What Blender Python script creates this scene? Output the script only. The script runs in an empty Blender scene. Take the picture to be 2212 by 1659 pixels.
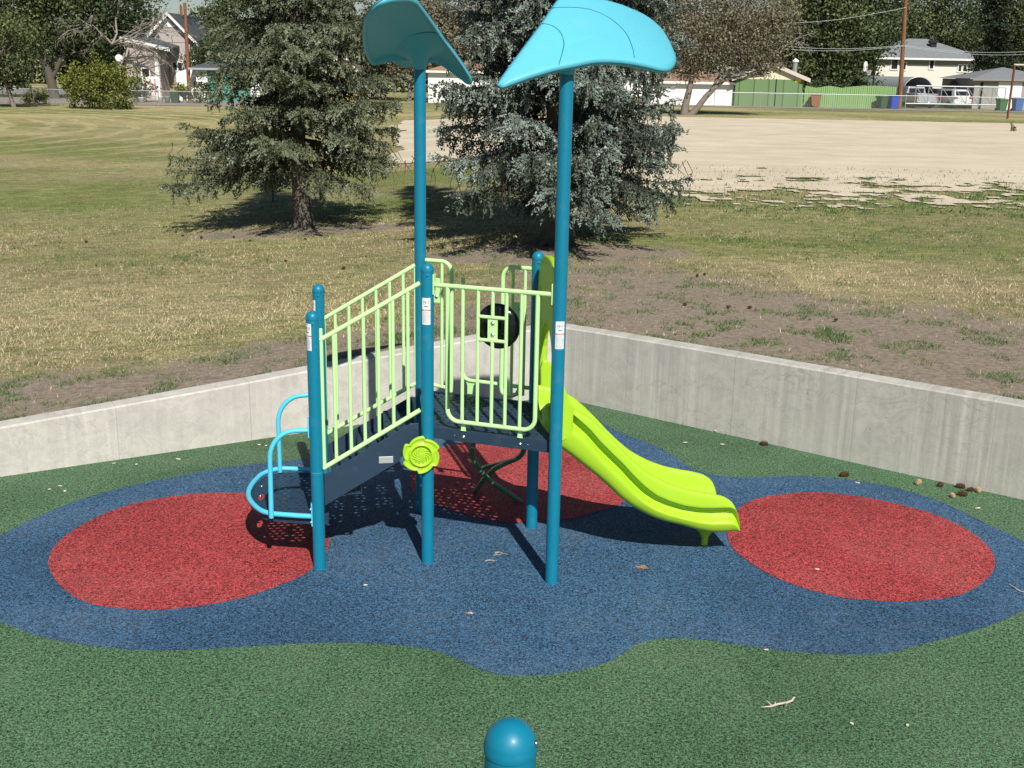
import bpy, bmesh, math, random
import numpy as np
from mathutils import Vector, Matrix, noise
random.seed(7); RNG = np.random.default_rng(11)
SC = bpy.context.scene
COL = SC.collection
PI = math.pi

# ---------------------------------------------------------------- camera
F = 2430.0; TH = math.atan(680/2430); RO = math.radians(1.1); CH = 3.47; CX, CY = 1106.0, 829.5
_r = np.array([1, 0, 0.]); _f = np.array([0, math.cos(TH), -math.sin(TH)]); _u = np.array([0, math.sin(TH), math.cos(TH)])
_R = math.cos(RO)*_r + math.sin(RO)*_u; _U = math.cos(RO)*_u - math.sin(RO)*_r
_C = np.array([0, 0, CH])
cam = bpy.data.cameras.new('camera'); camo = bpy.data.objects.new('camera', cam); COL.objects.link(camo)
cam.sensor_width = 36; cam.lens = 36*F/2212; cam.clip_end = 3000; cam.clip_start = 0.05
M = Matrix.Identity(4)
for i in range(3):
    M[i][0] = _R[i]; M[i][1] = _U[i]; M[i][2] = -_f[i]; M[i][3] = _C[i]
camo.matrix_world = M
SC.camera = camo

# ---------------------------------------------------------------- light
SUN_EL = math.radians(45.0); SUN_AZ = math.radians(16.3)      # shadows fall away from the camera and to the left
sdir = Vector((math.sin(SUN_AZ)*math.cos(SUN_EL), -math.cos(SUN_AZ)*math.cos(SUN_EL), math.sin(SUN_EL)))
sl = bpy.data.lights.new('sun', 'SUN'); sl.energy = 5.0; sl.angle = math.radians(0.5); sl.color = (1, .955, .88)
so = bpy.data.objects.new('sun', sl); COL.objects.link(so); so.rotation_euler = sdir.to_track_quat('Z', 'Y').to_euler()
W = bpy.data.worlds.new('World'); SC.world = W; W.use_nodes = True
nt = W.node_tree; sky = nt.nodes.new('ShaderNodeTexSky'); sky.sky_type = 'NISHITA'; sky.sun_disc = False
sky.sun_elevation = SUN_EL; sky.sun_rotation = math.atan2(sdir.x, sdir.y); sky.dust_density = 0.2; sky.ozone_density = 2.5
bg = nt.nodes['Background']; nt.links.new(sky.outputs[0], bg.inputs[0]); bg.inputs[1].default_value = 0.05
SC.view_settings.view_transform = 'Standard'; SC.view_settings.look = 'None'
SC.view_settings.exposure = 0.2; SC.view_settings.gamma = 1
SC.cycles.max_bounces = 5; SC.cycles.transparent_max_bounces = 12

# ---------------------------------------------------------------- survey helpers (turn a photo measurement into a place on the ground / a wall)
def ray(px, py): return _f + _R*(px-CX)/F - _U*(py-CY)/F
def gp(px, py, h=0.0):
    d = ray(px, py); return _C + d*((h-CH)/d[2])
def atY(px, py, Y):
    d = ray(px, py); return _C + d*(Y/d[1])
def Lh(x):                                            # height of the lawn: level on the right, falling away on the left
    u = .5*(x-np.sqrt(x*x+1)); return .8-.9*(1-np.exp(u/8))
def gl(px, py):
    h = .6
    for _ in range(30):
        P = gp(px, py, h); h = .5*h+.5*Lh(P[0])
    return P
def pxm(P):                                           # photo pixels (2212 wide) per metre at a point
    return F/float((np.array(P)-_C) @ _f)

# ---------------------------------------------------------------- materials
def newmat(name, rough=.5, spec=.5, metal=0.0, coat=0.0):
    m = bpy.data.materials.new(name); m.use_nodes = True
    b = m.node_tree.nodes['Principled BSDF']
    b.inputs['Roughness'].default_value = rough; b.inputs['Metallic'].default_value = metal
    b.inputs['Specular IOR Level'].default_value = spec; b.inputs['Coat Weight'].default_value = coat
    return m, m.node_tree, b
def N(nt, t, **kw):
    n = nt.nodes.new('ShaderNode'+t)
    for k, v in kw.items():
        if k in n.inputs.keys(): n.inputs[k].default_value = v
        else: setattr(n, k, v)
    return n
def noisetex(nt, scale, detail=3, rough=.5, vec=None, dist=0.0):
    n = N(nt, 'TexNoise'); n.inputs['Scale'].default_value = scale; n.inputs['Detail'].default_value = detail
    n.inputs['Roughness'].default_value = rough; n.inputs['Distortion'].default_value = dist
    if vec is not None: nt.links.new(vec, n.inputs['Vector'])
    return n.outputs['Fac']
def coords(nt, which='Object', scale=None, loc=None):
    tc = N(nt, 'TexCoord'); o = tc.outputs[which]
    if scale or loc:
        mp = N(nt, 'Mapping')
        if scale: mp.inputs['Scale'].default_value = scale
        if loc: mp.inputs['Location'].default_value = loc
        nt.links.new(o, mp.inputs['Vector']); o = mp.outputs[0]
    return o
def ramp(nt, fac, stops, interp='LINEAR'):
    r = N(nt, 'ValToRGB'); r.color_ramp.interpolation = interp
    while len(r.color_ramp.elements) < len(stops): r.color_ramp.elements.new(.5)
    for e, (p, c) in zip(r.color_ramp.elements, stops):
        e.position = p; e.color = (*c, 1) if len(c) == 3 else c
    nt.links.new(fac, r.inputs[0]); return r.outputs[0]
def mixc(nt, fac, a, b, mode='MIX'):
    m = N(nt, 'MixRGB'); m.blend_type = mode
    for sck, v in ((m.inputs[0], fac), (m.inputs[1], a), (m.inputs[2], b)):
        if hasattr(v, 'is_output') or isinstance(v, bpy.types.NodeSocket): nt.links.new(v, sck)
        elif isinstance(v, (int, float)): sck.default_value = v
        else: sck.default_value = (*v, 1)
    return m.outputs[0]
def mth(nt, op, a, b=None, c=None, clamp=False):
    m = N(nt, 'Math'); m.operation = op; m.use_clamp = clamp
    for i, v in enumerate((a, b, c)):
        if v is None: continue
        if isinstance(v, (int, float)): m.inputs[i].default_value = v
        else: nt.links.new(v, m.inputs[i])
    return m.outputs[0]
def bump(nt, b, h, strength=.3, dist=.01):
    n = N(nt, 'Bump'); n.inputs['Strength'].default_value = strength; n.inputs['Distance'].default_value = dist
    nt.links.new(h, n.inputs['Height']); nt.links.new(n.outputs[0], b.inputs['Normal'])
def plain(name, col, rough=.5, spec=.5, metal=0.0, var=.08, scale=6.0, bumps=0.0, bscale=200, coat=0.0):
    m, nt, b = newmat(name, rough, spec, metal, coat)
    v = noisetex(nt, scale, 5, .6, coords(nt))
    c = mixc(nt, v, tuple(x*(1-var) for x in col), tuple(min(1, x*(1+var)) for x in col))
    nt.links.new(c, b.inputs['Base Color'])
    if bumps: bump(nt, b, noisetex(nt, bscale, 2, .5, coords(nt)), bumps, .002)
    return m

# ---------------------------------------------------------------- mesh helpers
def tag(o, label=None, cat=None, group=None, kind=None):
    if label: o['label'] = label
    if cat: o['category'] = cat
    if group: o['group'] = group
    if kind: o['kind'] = kind
    return o
def empty(name, loc, rz=0.0):
    o = bpy.data.objects.new(name, None); o.empty_display_size = .2; COL.objects.link(o)
    o.location = loc; o.rotation_euler = (0, 0, rz); return o
def V3(p): return Vector((float(p[0]), float(p[1]), float(p[2])))
class MB:
    """collects shapes, then links them as ONE mesh object"""
    def __init__(s): s.v = []; s.f = []; s.mi = []; s.sm = []; s.m = 0
    def add(s, vs, fs, smooth=False):
        o = len(s.v); s.v += [tuple(map(float, v)) for v in vs]
        for f in fs: s.f.append([o+i for i in f]); s.mi.append(s.m); s.sm.append(smooth)
        return s
    def box(s, lo, hi, M4=None):
        x0, y0, z0 = lo; x1, y1, z1 = hi
        vs = [Vector(p) for p in ((x0,y0,z0),(x1,y0,z0),(x1,y1,z0),(x0,y1,z0),(x0,y0,z1),(x1,y0,z1),(x1,y1,z1),(x0,y1,z1))]
        if M4 is not None: vs = [M4 @ v for v in vs]
        return s.add(vs, [(0,3,2,1),(4,5,6,7),(0,1,5,4),(1,2,6,5),(2,3,7,6),(3,0,4,7)])
    def tube(s, pts, r, n=14, cap=True, smooth=True):
        pts = [V3(p) for p in pts]; k = len(pts)
        rs = r if isinstance(r, (list, tuple)) else [r]*k
        t0 = (pts[1]-pts[0]).normalized()
        ref = Vector((0, 0, 1)) if abs(t0.z) < .9 else Vector((1, 0, 0))
        nrm = (ref - t0*ref.dot(t0)).normalized(); vs = []
        for i, p in enumerate(pts):
            t = (pts[min(i+1, k-1)]-pts[max(i-1, 0)]).normalized()
            nrm = (nrm - t*nrm.dot(t)).normalized(); bn = t.cross(nrm)
            for j in range(n):
                a = 2*PI*j/n; vs.append(p + (nrm*math.cos(a)+bn*math.sin(a))*rs[i])
        fs = [(i*n+j, i*n+(j+1) % n, (i+1)*n+(j+1) % n, (i+1)*n+j) for i in range(k-1) for j in range(n)]
        s.add(vs, fs, smooth)
        if cap: s.add([vs[j] for j in range(n)], [tuple(range(n-1, -1, -1))]); s.add(vs[-n:], [tuple(range(n))])
        return s
    def lathe(s, prof, c=(0,0,0), n=24, axis=None, smooth=True):
        c = V3(c); q = Vector((0,0,1)).rotation_difference(Vector(axis).normalized()) if axis is not None else None
        vs = []
        for (r, z) in prof:
            for j in range(n):
                a = 2*PI*j/n; p = Vector((r*math.cos(a), r*math.sin(a), z))
                if q: p = q @ p
                vs.append(c+p)
        fs = [(i*n+j, i*n+(j+1) % n, (i+1)*n+(j+1) % n, (i+1)*n+j) for i in range(len(prof)-1) for j in range(n)]
        return s.add(vs, fs, smooth)
    def prism(s, poly, M4, d0, d1, smooth=False):
        """polygon (x,z) in the local xz plane of M4, extruded from y=d0 to y=d1"""
        n = len(poly); vs = [M4 @ Vector((x, d0, z)) for x, z in poly]+[M4 @ Vector((x, d1, z)) for x, z in poly]
        s.add(vs, [tuple(range(n)), tuple(range(2*n-1, n-1, -1))])
        return s.add(vs, [(i, i+n, (i+1) % n+n, (i+1) % n) for i in range(n)], smooth)
    def build(s, name, mats, parent=None, bevel=0.0, fixn=True):
        me = bpy.data.meshes.new(name); me.from_pydata(s.v, [], s.f)
        mats = mats if isinstance(mats, (list, tuple)) else [mats]
        for m in mats: me.materials.append(m)
        me.polygons.foreach_set('material_index', s.mi); me.polygons.foreach_set('use_smooth', s.sm)
        if fixn:
            bm = bmesh.new(); bm.from_mesh(me)
            if bevel: bmesh.ops.remove_doubles(bm, verts=bm.verts, dist=1e-5)
           
            bmesh.ops.recalc_face_normals(bm, faces=bm.faces); bm.to_mesh(me); bm.free()
        me.update(); o = bpy.data.objects.new(name, me); COL.objects.link(o)
        if parent:
            o.parent = parent; o.matrix_parent_inverse = parent_inv(parent)
        if bevel:
            b = o.modifiers.new('bevel', 'BEVEL'); b.width = bevel; b.segments = 2; b.limit_method = 'ANGLE'; b.angle_limit = math.radians(40)
        return o
def world_of(o):
    m = o.matrix_basis.copy()
    if o.parent: m = world_of(o.parent) @ o.matrix_parent_inverse @ m
    return m
def parent_inv(p): return world_of(p).inverted()
def npmesh(name, V, Fc, mats, tint=None, parent=None, smooth=False):
    me = bpy.data.meshes.new(name); V = np.asarray(V, np.float32); Fc = np.asarray(Fc, np.int32); k = Fc.shape[1]
    me.vertices.add(len(V)); me.vertices.foreach_set('co', V.ravel())
    me.loops.add(Fc.size); me.loops.foreach_set('vertex_index', Fc.ravel())
    me.polygons.add(len(Fc)); me.polygons.foreach_set('loop_start', np.arange(len(Fc), dtype=np.int32)*k)
    me.polygons.foreach_set('loop_total', np.full(len(Fc), k, np.int32))
    me.polygons.foreach_set('use_smooth', np.full(len(Fc), smooth))
    for m in (mats if isinstance(mats, (list, tuple)) else [mats]): me.materials.append(m)
    if tint is not None:
        for nm, a in (tint.items() if isinstance(tint, dict) else {'tint': tint}.items()):
            at = me.attributes.new(nm, 'FLOAT', 'POINT'); at.data.foreach_set('value', np.asarray(a, np.float32))
    me.update(calc_edges=True); me.validate()
    o = bpy.data.objects.new(name, me); COL.objects.link(o)
    if parent: o.parent = parent; o.matrix_parent_inverse = parent_inv(parent)
    return o
def crom(pts, per=8, closed=True):
    P = np.array(pts, float); n = len(P); out = []
    rng = range(n) if closed else range(n-1)
    for i in rng:
        g = (lambda k: P[k % n]) if closed else (lambda k: P[min(max(k, 0), n-1)])
        p0, p1, p2, p3 = g(i-1), g(i), g(i+1), g(i+2)
        for t in np.linspace(0, 1, per, endpoint=False):
            out.append(.5*((2*p1)+(-p0+p2)*t+(2*p0-5*p1+4*p2-p3)*t*t+(-p0+3*p1-3*p2+p3)*t**3))
    if not closed: out.append(P[-1])
    return np.array(out)
def plate(outer, holes, thick, bev=0.0):
    """flat plate with holes in the xy plane (verts, faces), z from -thick to 0"""
    cu = bpy.data.curves.new('tmp', 'CURVE'); cu.dimensions = '2D'; cu.fill_mode = 'BOTH'; cu.extrude = thick/2-bev; cu.bevel_depth = bev; cu.bevel_resolution = 1
    for loop in [outer]+list(holes):
        sp = cu.splines.new('POLY'); sp.points.add(len(loop)-1); sp.use_cyclic_u = True
        for p, q in zip(sp.points, loop): p.co = (q[0], q[1], 0, 1)
    ob = bpy.data.objects.new('tmp', cu); me = bpy.data.meshes.new_from_object(ob)
    vs = [(v.co.x, v.co.y, v.co.z-thick/2) for v in me.vertices]; fs = [tuple(p.vertices) for p in me.polygons]
    bpy.data.objects.remove(ob); bpy.data.meshes.remove(me); bpy.data.curves.remove(cu)
    return vs, fs
def textmesh(txt, size):
    cu = bpy.data.curves.new('tmp', 'FONT'); cu.body = txt; cu.size = size; cu.align_x = 'CENTER'; cu.align_y = 'CENTER'
    ob = bpy.data.objects.new('tmp', cu); me = bpy.data.meshes.new_from_object(ob)
    vs = [(v.co.x, v.co.y) for v in me.vertices]; fs = [tuple(p.vertices) for p in me.polygons]
    bpy.data.objects.remove(ob); bpy.data.meshes.remove(me); bpy.data.curves.remove(cu)
    return vs, fs
def frame(P, Q, off=0.0, z=0.0):
    """local frame of a vertical plane: x along P>Q, y = off (away from the camera side), z up"""
    P = np.array(P, float); Q = np.array(Q, float); t = (Q-P)[:2]; t = t/np.linalg.norm(t); n = (-t[1], t[0])
    m = Matrix.Identity(4); m[0][0], m[1][0] = t; m[0][1], m[1][1] = n; m[0][3] = P[0]+n[0]*off; m[1][3] = P[1]+n[1]*off; m[2][3] = z
    return m
def arc(c, r, a0, a1, n=8):
    return [(c[0]+r*math.cos(math.radians(a0+(a1-a0)*i/n)), c[1]+r*math.sin(math.radians(a0+(a1-a0)*i/n))) for i in range(n+1)]
def P2(M4, pts, y=0.0): return [M4 @ Vector((p[0], y, p[1])) for p in pts]
# ---------------------------------------------------------------- the setting: rubber ground
def rubber(name, base, seed):
    m, nt, b = newmat(name, .75, .35)
    co = coords(nt, 'Object', None, (seed, seed*.7, 0))
    n1 = noisetex(nt, 74, 2, .6, co, 1.0); n2 = noisetex(nt, 180, 2, .6, co)
    big = noisetex(nt, .9, 4, .6, co); mid = noisetex(nt, 7, 3, .6, co)
    g = mth(nt, 'ADD', mth(nt, 'MULTIPLY', n1, .62), mth(nt, 'MULTIPLY', n2, .38))
    dk = tuple(x*.12+.004 for x in base); lt = tuple(min(1, x*1.9+.015) for x in base)
    c = ramp(nt, g, [(.43, dk), (.505, base), (.60, lt)])
    dust = tuple(.55*x+.45*y for x, y in zip(base, (.30, .28, .24)))
    f = ramp(nt, mth(nt, 'ADD', mth(nt, 'MULTIPLY', big, .7), mth(nt, 'MULTIPLY', mid, .3)), [(.48, (0, 0, 0)), (.72, (.5, .5, .5))])
    wear = ramp(nt, noisetex(nt, .45, 4, .6, co), [(.36, (.80, .80, .80)), (.5, (1, 1, 1)), (.64, (1.12, 1.12, 1.12))]); c = mixc(nt, 1.0, c, wear, 'MULTIPLY')
    c = mixc(nt, mth(nt, 'MULTIPLY', f, g), c, dust)
    nt.links.new(c, b.inputs['Base Color']); bump(nt, b, g, .55, .006)
    return m
M_RG = rubber('rubber_green', (.063, .134, .062), 0.0)
M_RB = rubber('rubber_blue', (.034, .092, .170), 3.0)
M_RR = rubber('rubber_red', (.32, .038, .040), 7.0)

def sheet(name, poly, z, mat):
    P = np.array(poly); c = P.mean(0); n = len(P)
    vs, fs = plate([(x, y) for x, y in P], [], .003)
    mb = MB(); mb.add([(v[0], v[1], v[2]+z) for v in vs], fs)
    o = mb.build(name, mat); tag(o, kind='structure'); return o
g = MB(); g.add([(-12, -6, 0), (12, -6, 0), (12, 14, 0), (-12, 14, 0)], [(0, 1, 2, 3)])
tag(g.build('rubber_ground', M_RG), kind='structure')
def outline(px, per=8): return [tuple(gp(x, y)[:2]) for x, y in crom(px, per)]
blue = [(0,1157),(87,1114),(182,1077),(291,1048),(382,1030),(473,1012),(567,1001),(651,992),(760,965),(880,925),(1000,900),(1150,893),(1270,905),(1345,937),(1420,966),(1457,987),(1490,1010),(1538,1026),(1600,1032),(1668,1030),(1750,1030),(1817,1035),(1916,1050),(1999,1073),(2065,1099),(2131,1132),(2212,1172),(2262,1225),(2262,1275),(2212,1317),(2164,1341),(2098,1364),(1999,1390),(1933,1407),(1867,1414),(1800,1413),(1735,1409),(1668,1403),(1602,1394),(1536,1384),(1480,1379),(1426,1379),(1391,1387),(1367,1396),(1342,1414),(1297,1436),(1235,1451),(1159,1459),(1098,1459),(1052,1451),(1006,1433),(960,1412),(899,1398),(823,1391),(740,1388),(658,1390),(580,1394),(509,1398),(364,1405),(254,1401),(164,1390),(91,1376),(36,1357),(0,1343),(-50,1315),(-80,1265),(-75,1215),(-45,1182)]
redl = [(105,1212),(120,1179),(164,1143),(236,1107),(309,1085),(400,1070),(473,1066),(560,1069),(630,1083),(685,1115),(711,1160),(700,1205),(658,1241),(600,1267),(509,1296),(400,1314),(309,1318),(218,1310),(164,1292),(127,1263),(109,1234)]
redm = [(885,1045),(900,1000),(950,970),(1016,953),(1100,945),(1200,950),(1290,975),(1350,1015),(1370,1052),(1345,1087),(1285,1108),(1221,1123),(1120,1130),(1056,1124),(988,1107),(939,1090),(900,1070)]
redr = [(1571,1155),(1580,1122),(1600,1097),(1635,1079),(1701,1068),(1767,1065),(1850,1073),(1933,1089),(2015,1112),(2082,1142),(2128,1175),(2148,1208),(2144,1235),(2115,1265),(2065,1288),(1982,1299),(1900,1299),(1817,1291),(1734,1271),(1668,1245),(1618,1215),(1585,1188)]
sheet('rubber_patch_blue', outline(blue), .004, M_RB)
for k, rr in enumerate((redl, redm, redr)): sheet('rubber_patch_red', outline(rr), .008, M_RR)

# ---------------------------------------------------------------- concrete retaining wall
WC = gp(1196, 856); WL = gp(0, 1030); WR = gp(2212, 1080)
def concrete(name, warm, streak):
    m, nt, b = newmat(name, .85, .3)
    co = coords(nt); big = noisetex(nt, 1.3, 6, .62, co, .6)
    base = ramp(nt, big, [(.3, tuple(.40*x for x in warm)), (.5, tuple(.52*x for x in warm)), (.7, tuple(.60*x for x in warm))])
    st = noisetex(nt, 1.0, 4, .7, coords(nt, 'Object', (11, 1, .30)))
    sf = ramp(nt, st, [(.38, (0, 0, 0)), (.52, (.5, .5, .5)), (.66, (1, 1, 1))])
    pm_ = ramp(nt, noisetex(nt, .9, 3, .6, coords(nt, 'Object', (1, 1, .4), (5, 0, 2))), [(.40, (.15, .15, .15)), (.6, (1, 1, 1))])
    blot = noisetex(nt, 5.5, 6, .7, co, 1.5); base = mixc(nt, ramp(nt, blot, [(.44, (0, 0, 0)), (.62, (.55, .55, .55))]), base, tuple(.27*x for x in warm))
    c = mixc(nt, mth(nt, 'MULTIPLY', pm_, streak), base, mixc(nt, sf, tuple(.27*x for x in warm), tuple(.72*x for x in warm)))
    st2 = noisetex(nt, 1.0, 3, .6, coords(nt, 'Object', (34, 1, .35)))
    c = mixc(nt, ramp(nt, st2, [(.66, (0, 0, 0)), (.74, (streak, streak, streak))]), c, (.68, .67, .64))
    # wandering water-stain lines
    w = noisetex(nt, 2.2, 5, .6, coords(nt, 'Object', (1, 1, 1.8)), 1.2)
    line = ramp(nt, w, [(.485, (0, 0, 0)), (.5, (.6, .6, .6)), (.515, (0, 0, 0))])
    c = mixc(nt, mth(nt, 'MULTIPLY', line, ramp(nt, noisetex(nt, .8, 2, .5, co), [(.45, (0, 0, 0)), (.6, (1, 1, 1))])), c, (.20, .18, .15))
    # air holes
    v = N(nt, 'TexVoronoi'); v.inputs['Scale'].default_value = 5.5; nt.links.new(co, v.inputs['Vector']); v.inputs['Randomness'].default_value = 1
    hole = ramp(nt, v.outputs['Distance'], [(.035, (1, 1, 1)), (.055, (0, 0, 0))])
    c = mixc(nt, mth(nt, 'MULTIPLY', hole, .75), c, (.10, .09, .08))
    # rough grain
    fine = noisetex(nt, 60, 3, .7, co); c = mixc(nt, .35, c, mixc(nt, fine, tuple(.3*x for x in warm), tuple(.75*x for x in warm)))
    # formwork joints
    sx = N(nt, 'SeparateXYZ'); nt.links.new(co, sx.inputs[0])
    fx = mth(nt, 'FRACT', mth(nt, 'DIVIDE', mth(nt, 'ADD', sx.outputs[0], 100.35), 1.22))
    jn = ramp(nt, fx, [(.0, (.6, .6, .6)), (.010, (0, 0, 0))])
    c = mixc(nt, jn, c, (.22, .21, .19))
    nt.links.new(c, b.inputs['Base Color']); bump(nt, b, mth(nt, 'ADD', fine, mth(nt, 'MULTIPLY', hole, -2.0)), .25, .004)
    return m
M_CL = concrete('concrete_light', (1.04, .99, .90), .30); M_CR = concrete('concrete_streaked', (.93, .90, .81), .72)
def wall_seg(P, Q, htop, mat, parent):
    """front face on P>Q, thickness 0.2 away from the play area"""
    L = float(np.linalg.norm((Q-P)[:2])); M4 = frame(P, Q); n = 24; ch = .014; T = .2; mb = MB()
    prof = lambda h: [(0, -.3), (0, h-ch), (ch, h), (T-ch, h), (T, h-ch), (T, -.3)]
    vs = []
    for i in range(n+1):
        x = L*i/n; h = htop((M4 @ Vector((x, 0, 0))).x)
        wob = .002*math.sin(x*3.1)
        vs += [(x, y+wob, z) for y, z in prof(h)]
    k = 6; fs = [(i*k+j, i*k+(j+1) % k, (i+1)*k+(j+1) % k, (i+1)*k+j) for i in range(n) for j in range(k)]
    mb.add(vs, fs); mb.add(vs[:k], [tuple(range(k))]); mb.add(vs[-k:], [tuple(range(k))])
    o = mb.build('wall_panel', mat); o.matrix_world = M4; o.matrix_basis = M4
    o.parent = parent; o.matrix_parent_inverse = parent_inv(parent); return o
dl = (WL-WC)/np.linalg.norm(WL-WC); dr = (WR-WC)/np.linalg.norm(WR-WC)
rw = empty('retaining_wall', (WC[0], WC[1], 0)); tag(rw, 'long angled grey concrete retaining wall between the rubber surface and the lawn', 'wall')
# back corner so that the two runs meet in a mitre
wall_seg(WC+dl*9.2, WC, lambda x: Lh(x)+.025, M_CL, rw)
wall_seg(WC, WC+dr*9.2, lambda x: Lh(x)+.028, M_CR, rw)
nl = np.array([-(-dl)[1], (-dl)[0], 0]); nr = np.array([-dr[1], dr[0], 0])
kx = WC+.2*(nl+nr)/(1+nl@nr)
mb = MB(); h = Lh(WC[0])+.0255
tri = [WC, WC+nr*.2, kx, WC+nl*.2]
mb.add([(p[0], p[1], -.3) for p in tri]+[(p[0], p[1], h) for p in tri], [(0,1,2,3),(4,5,6,7),(0,1,5,4),(1,2,6,5),(2,3,7,6),(3,0,4,7)])
mb.build('wall_corner', M_CR, rw)

# ---------------------------------------------------------------- lawn terrain
def yw(x):                                            # back face of the wall
    x = np.asarray(x, float)
    L_ = WC[1]+(x-WC[0])*dl[1]/dl[0]; R_ = WC[1]+(x-WC[0])*dr[1]/dr[0]
    return np.maximum(np.where(x < WC[0], L_, R_)+.17, 5.6)
def fbm(x, y, s, o=3, sd=0.0):
    out = np.zeros(x.shape); a = 1.0; tot = 0
    flat = out.ravel(); X = x.ravel(); Y = y.ravel()
    for k in range(o):
        sc = s*2**k
        flat += a*np.fromiter((noise.noise((X[i]*sc+sd, Y[i]*sc-sd, sd*1.7+k*9.1)) for i in range(len(X))), float, len(X))
        tot += a; a *= .55
    return (flat/tot).reshape(x.shape)
def sstep(a, b, x): t = np.clip((x-a)/(b-a), 0, 1); return t*t*(3-2*t)
xs = np.concatenate([np.linspace(-420, -60, 14)[:-1], np.linspace(-60, -14, 40)[:-1], np.linspace(-14, 14, 130)[:-1], np.linspace(14, 60, 40)[:-1], np.linspace(60, 420, 14)])
ts = np.concatenate([np.linspace(0, 3, 26)[:-1], np.linspace(3, 16, 66)[:-1], np.linspace(16, 80, 90)[:-1], np.geomspace(80, 900, 16)])
XX, TT = np.meshgrid(xs, ts); BL = np.clip(TT/80, 0, 1); YY = yw(XX)*(1-BL)+9.0*BL+TT
def zones(X, Y):
    """dirt, green, straw weights on the lawn (0..1), from where things grow in the place"""
    n1 = fbm(X, Y, .35, 3, 3.1); d = Y-yw(X)
    dirt = (1-sstep(2.6, 7.4, d+2.4*n1)) * sstep(-2.2, 2.2, X+1.2*n1)
    dirt = np.maximum(dirt, .85*(1-sstep(.8, 2.8, d+1.3*n1))*(X < 2))
    dirt = np.maximum(dirt, (1-sstep(.6, 1.15, np.hypot((X-.5)/2.6, (Y-17.2)/1.15)+.25*n1)))     # bare soil under the right spruce
    dirt = np.maximum(dirt, (1-sstep(.6, 1.1, np.hypot((X+4.2)/2.6, (Y-21.2)/.75)+.3*n1))*.95)
    n2 = fbm(X, Y, .10, 3, 9.2)
    green = sstep(-.40, .50, n2-.06+.36*sstep(15, 25, Y))*.8
    green = np.maximum(green, .95*np.exp(-((Y-25.0+.12*X)/2.3)**2-((X+2.6)/2.8)**2))                      # lush strip behind the left spruce
    green = np.maximum(green, .7*np.exp(-((Y-18.3)/1.7)**2)*(X > 1.0))                            # mown band left of the sand
    green = np.maximum(green, .75*np.exp(-(np.hypot(X+9.0-.25*(Y-36), (Y-36)/2.6)/3.2)**2))
    green = np.clip(green-.5*np.clip(np.sin((Y+.35*X+2.2*n2)*.42)-.1, 0, 1)*(Y > 34), 0, 1)
    green *= 1-.85*np.exp(-((Y-13.6)/2.6)**2)*(X < -1.0)
    return np.clip(dirt, 0, 1), np.clip(green, 0, 1)
ZZ = Lh(XX)+.02*fbm(XX, YY, .5, 2, 5.0)*np.clip(TT*2, 0, 1)
ZZ += np.clip((YY-150)/600, 0, 1)*2.0
DD, GG = zones(XX, YY); nx_ = len(xs); ny_ = len(ts)
idx = np.arange(nx_*ny_).reshape(ny_, nx_)
quads = np.stack([idx[:-1, :-1], idx[:-1, 1:], idx[1:, 1:], idx[1:, :-1]], -1).reshape(-1, 4)
m, nt, b = newmat('lawn', .95, .1)
at = N(nt, 'Attribute'); at.attribute_name = 'dirt'; ag = N(nt, 'Attribute'); ag.attribute_name = 'green'
co = coords(nt); n6 = noisetex(nt, 2.6, 5, .65, co, .4); n30 = noisetex(nt, 14, 5, .7, co); nbl = noisetex(nt, 1.0, 4, .7, coords(nt, 'Object', (55, 18, 10)))
n300 = noisetex(nt, 90, 4, .7, co)
nstr = noisetex(nt, 1.0, 3, .6, coords(nt, 'Object', (.05, .5, 1)), .4)            # mower passes
sw = mth(nt, 'ADD', mth(nt, 'MULTIPLY', n6, .55), mth(nt, 'MULTIPLY', nstr, .45))
gf = mth(nt, 'ADD', ag.outputs['Fac'], mth(nt, 'MULTIPLY', mth(nt, 'SUBTRACT', sw, .47), 3.2), clamp=True)
vd = N(nt, 'VectorMath'); vd.operation = 'DISTANCE'; nt.links.new(coords(nt, 'Object', (1, 1, 0)), vd.inputs[0]); vd.inputs[1].default_value = (-48, 56, 0)
ph_ = mth(nt, 'SINE', mth(nt, 'ADD', mth(nt, 'MULTIPLY', vd.outputs['Value'], 2.9), mth(nt, 'MULTIPLY', noisetex(nt, .3, 2, .5, co), 5.0)))
sxy = N(nt, 'SeparateXYZ'); nt.links.new(co, sxy.inputs[0])
mask_ = mth(nt, 'MULTIPLY', mth(nt, 'MULTIPLY', mth(nt, 'SUBTRACT', sxy.outputs[1], 38), .06, clamp=True), mth(nt, 'MULTIPLY', mth(nt, 'SUBTRACT', -8, sxy.outputs[0]), .2, clamp=True))
gf = mth(nt, 'SUBTRACT', gf, mth(nt, 'MULTIPLY', mth(nt, 'MULTIPLY', ramp(nt, ph_, [(.55, (0, 0, 0)), (.85, (1, 1, 1))]), mask_), .9), clamp=True)
straw = ramp(nt, nbl, [(.32, (.120, .098, .050)), (.5, (.305, .262, .140)), (.68, (.540, .475, .275))])
grass = ramp(nt, nbl, [(.3, (.058, .088, .022)), (.5, (.150, .188, .054)), (.7, (.300, .318, .108))])
gc = mixc(nt, gf, straw, grass)
pal = mth(nt, 'MULTIPLY', mth(nt, 'MULTIPLY', sxy.outputs[1], 1.0), .0, clamp=True)
farf = mth(nt, 'MULTIPLY', mth(nt, 'SUBTRACT', sxy.outputs[1], 30), .02, clamp=True)
gc = mixc(nt, mth(nt, 'MULTIPLY', farf, mth(nt, 'SUBTRACT', 1.0, gf), clamp=True), gc, (.43, .375, .19))
mid = noisetex(nt, 1.0, 6, .75, coords(nt, 'Object', (2.4, 6, 5)), .5)
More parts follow.
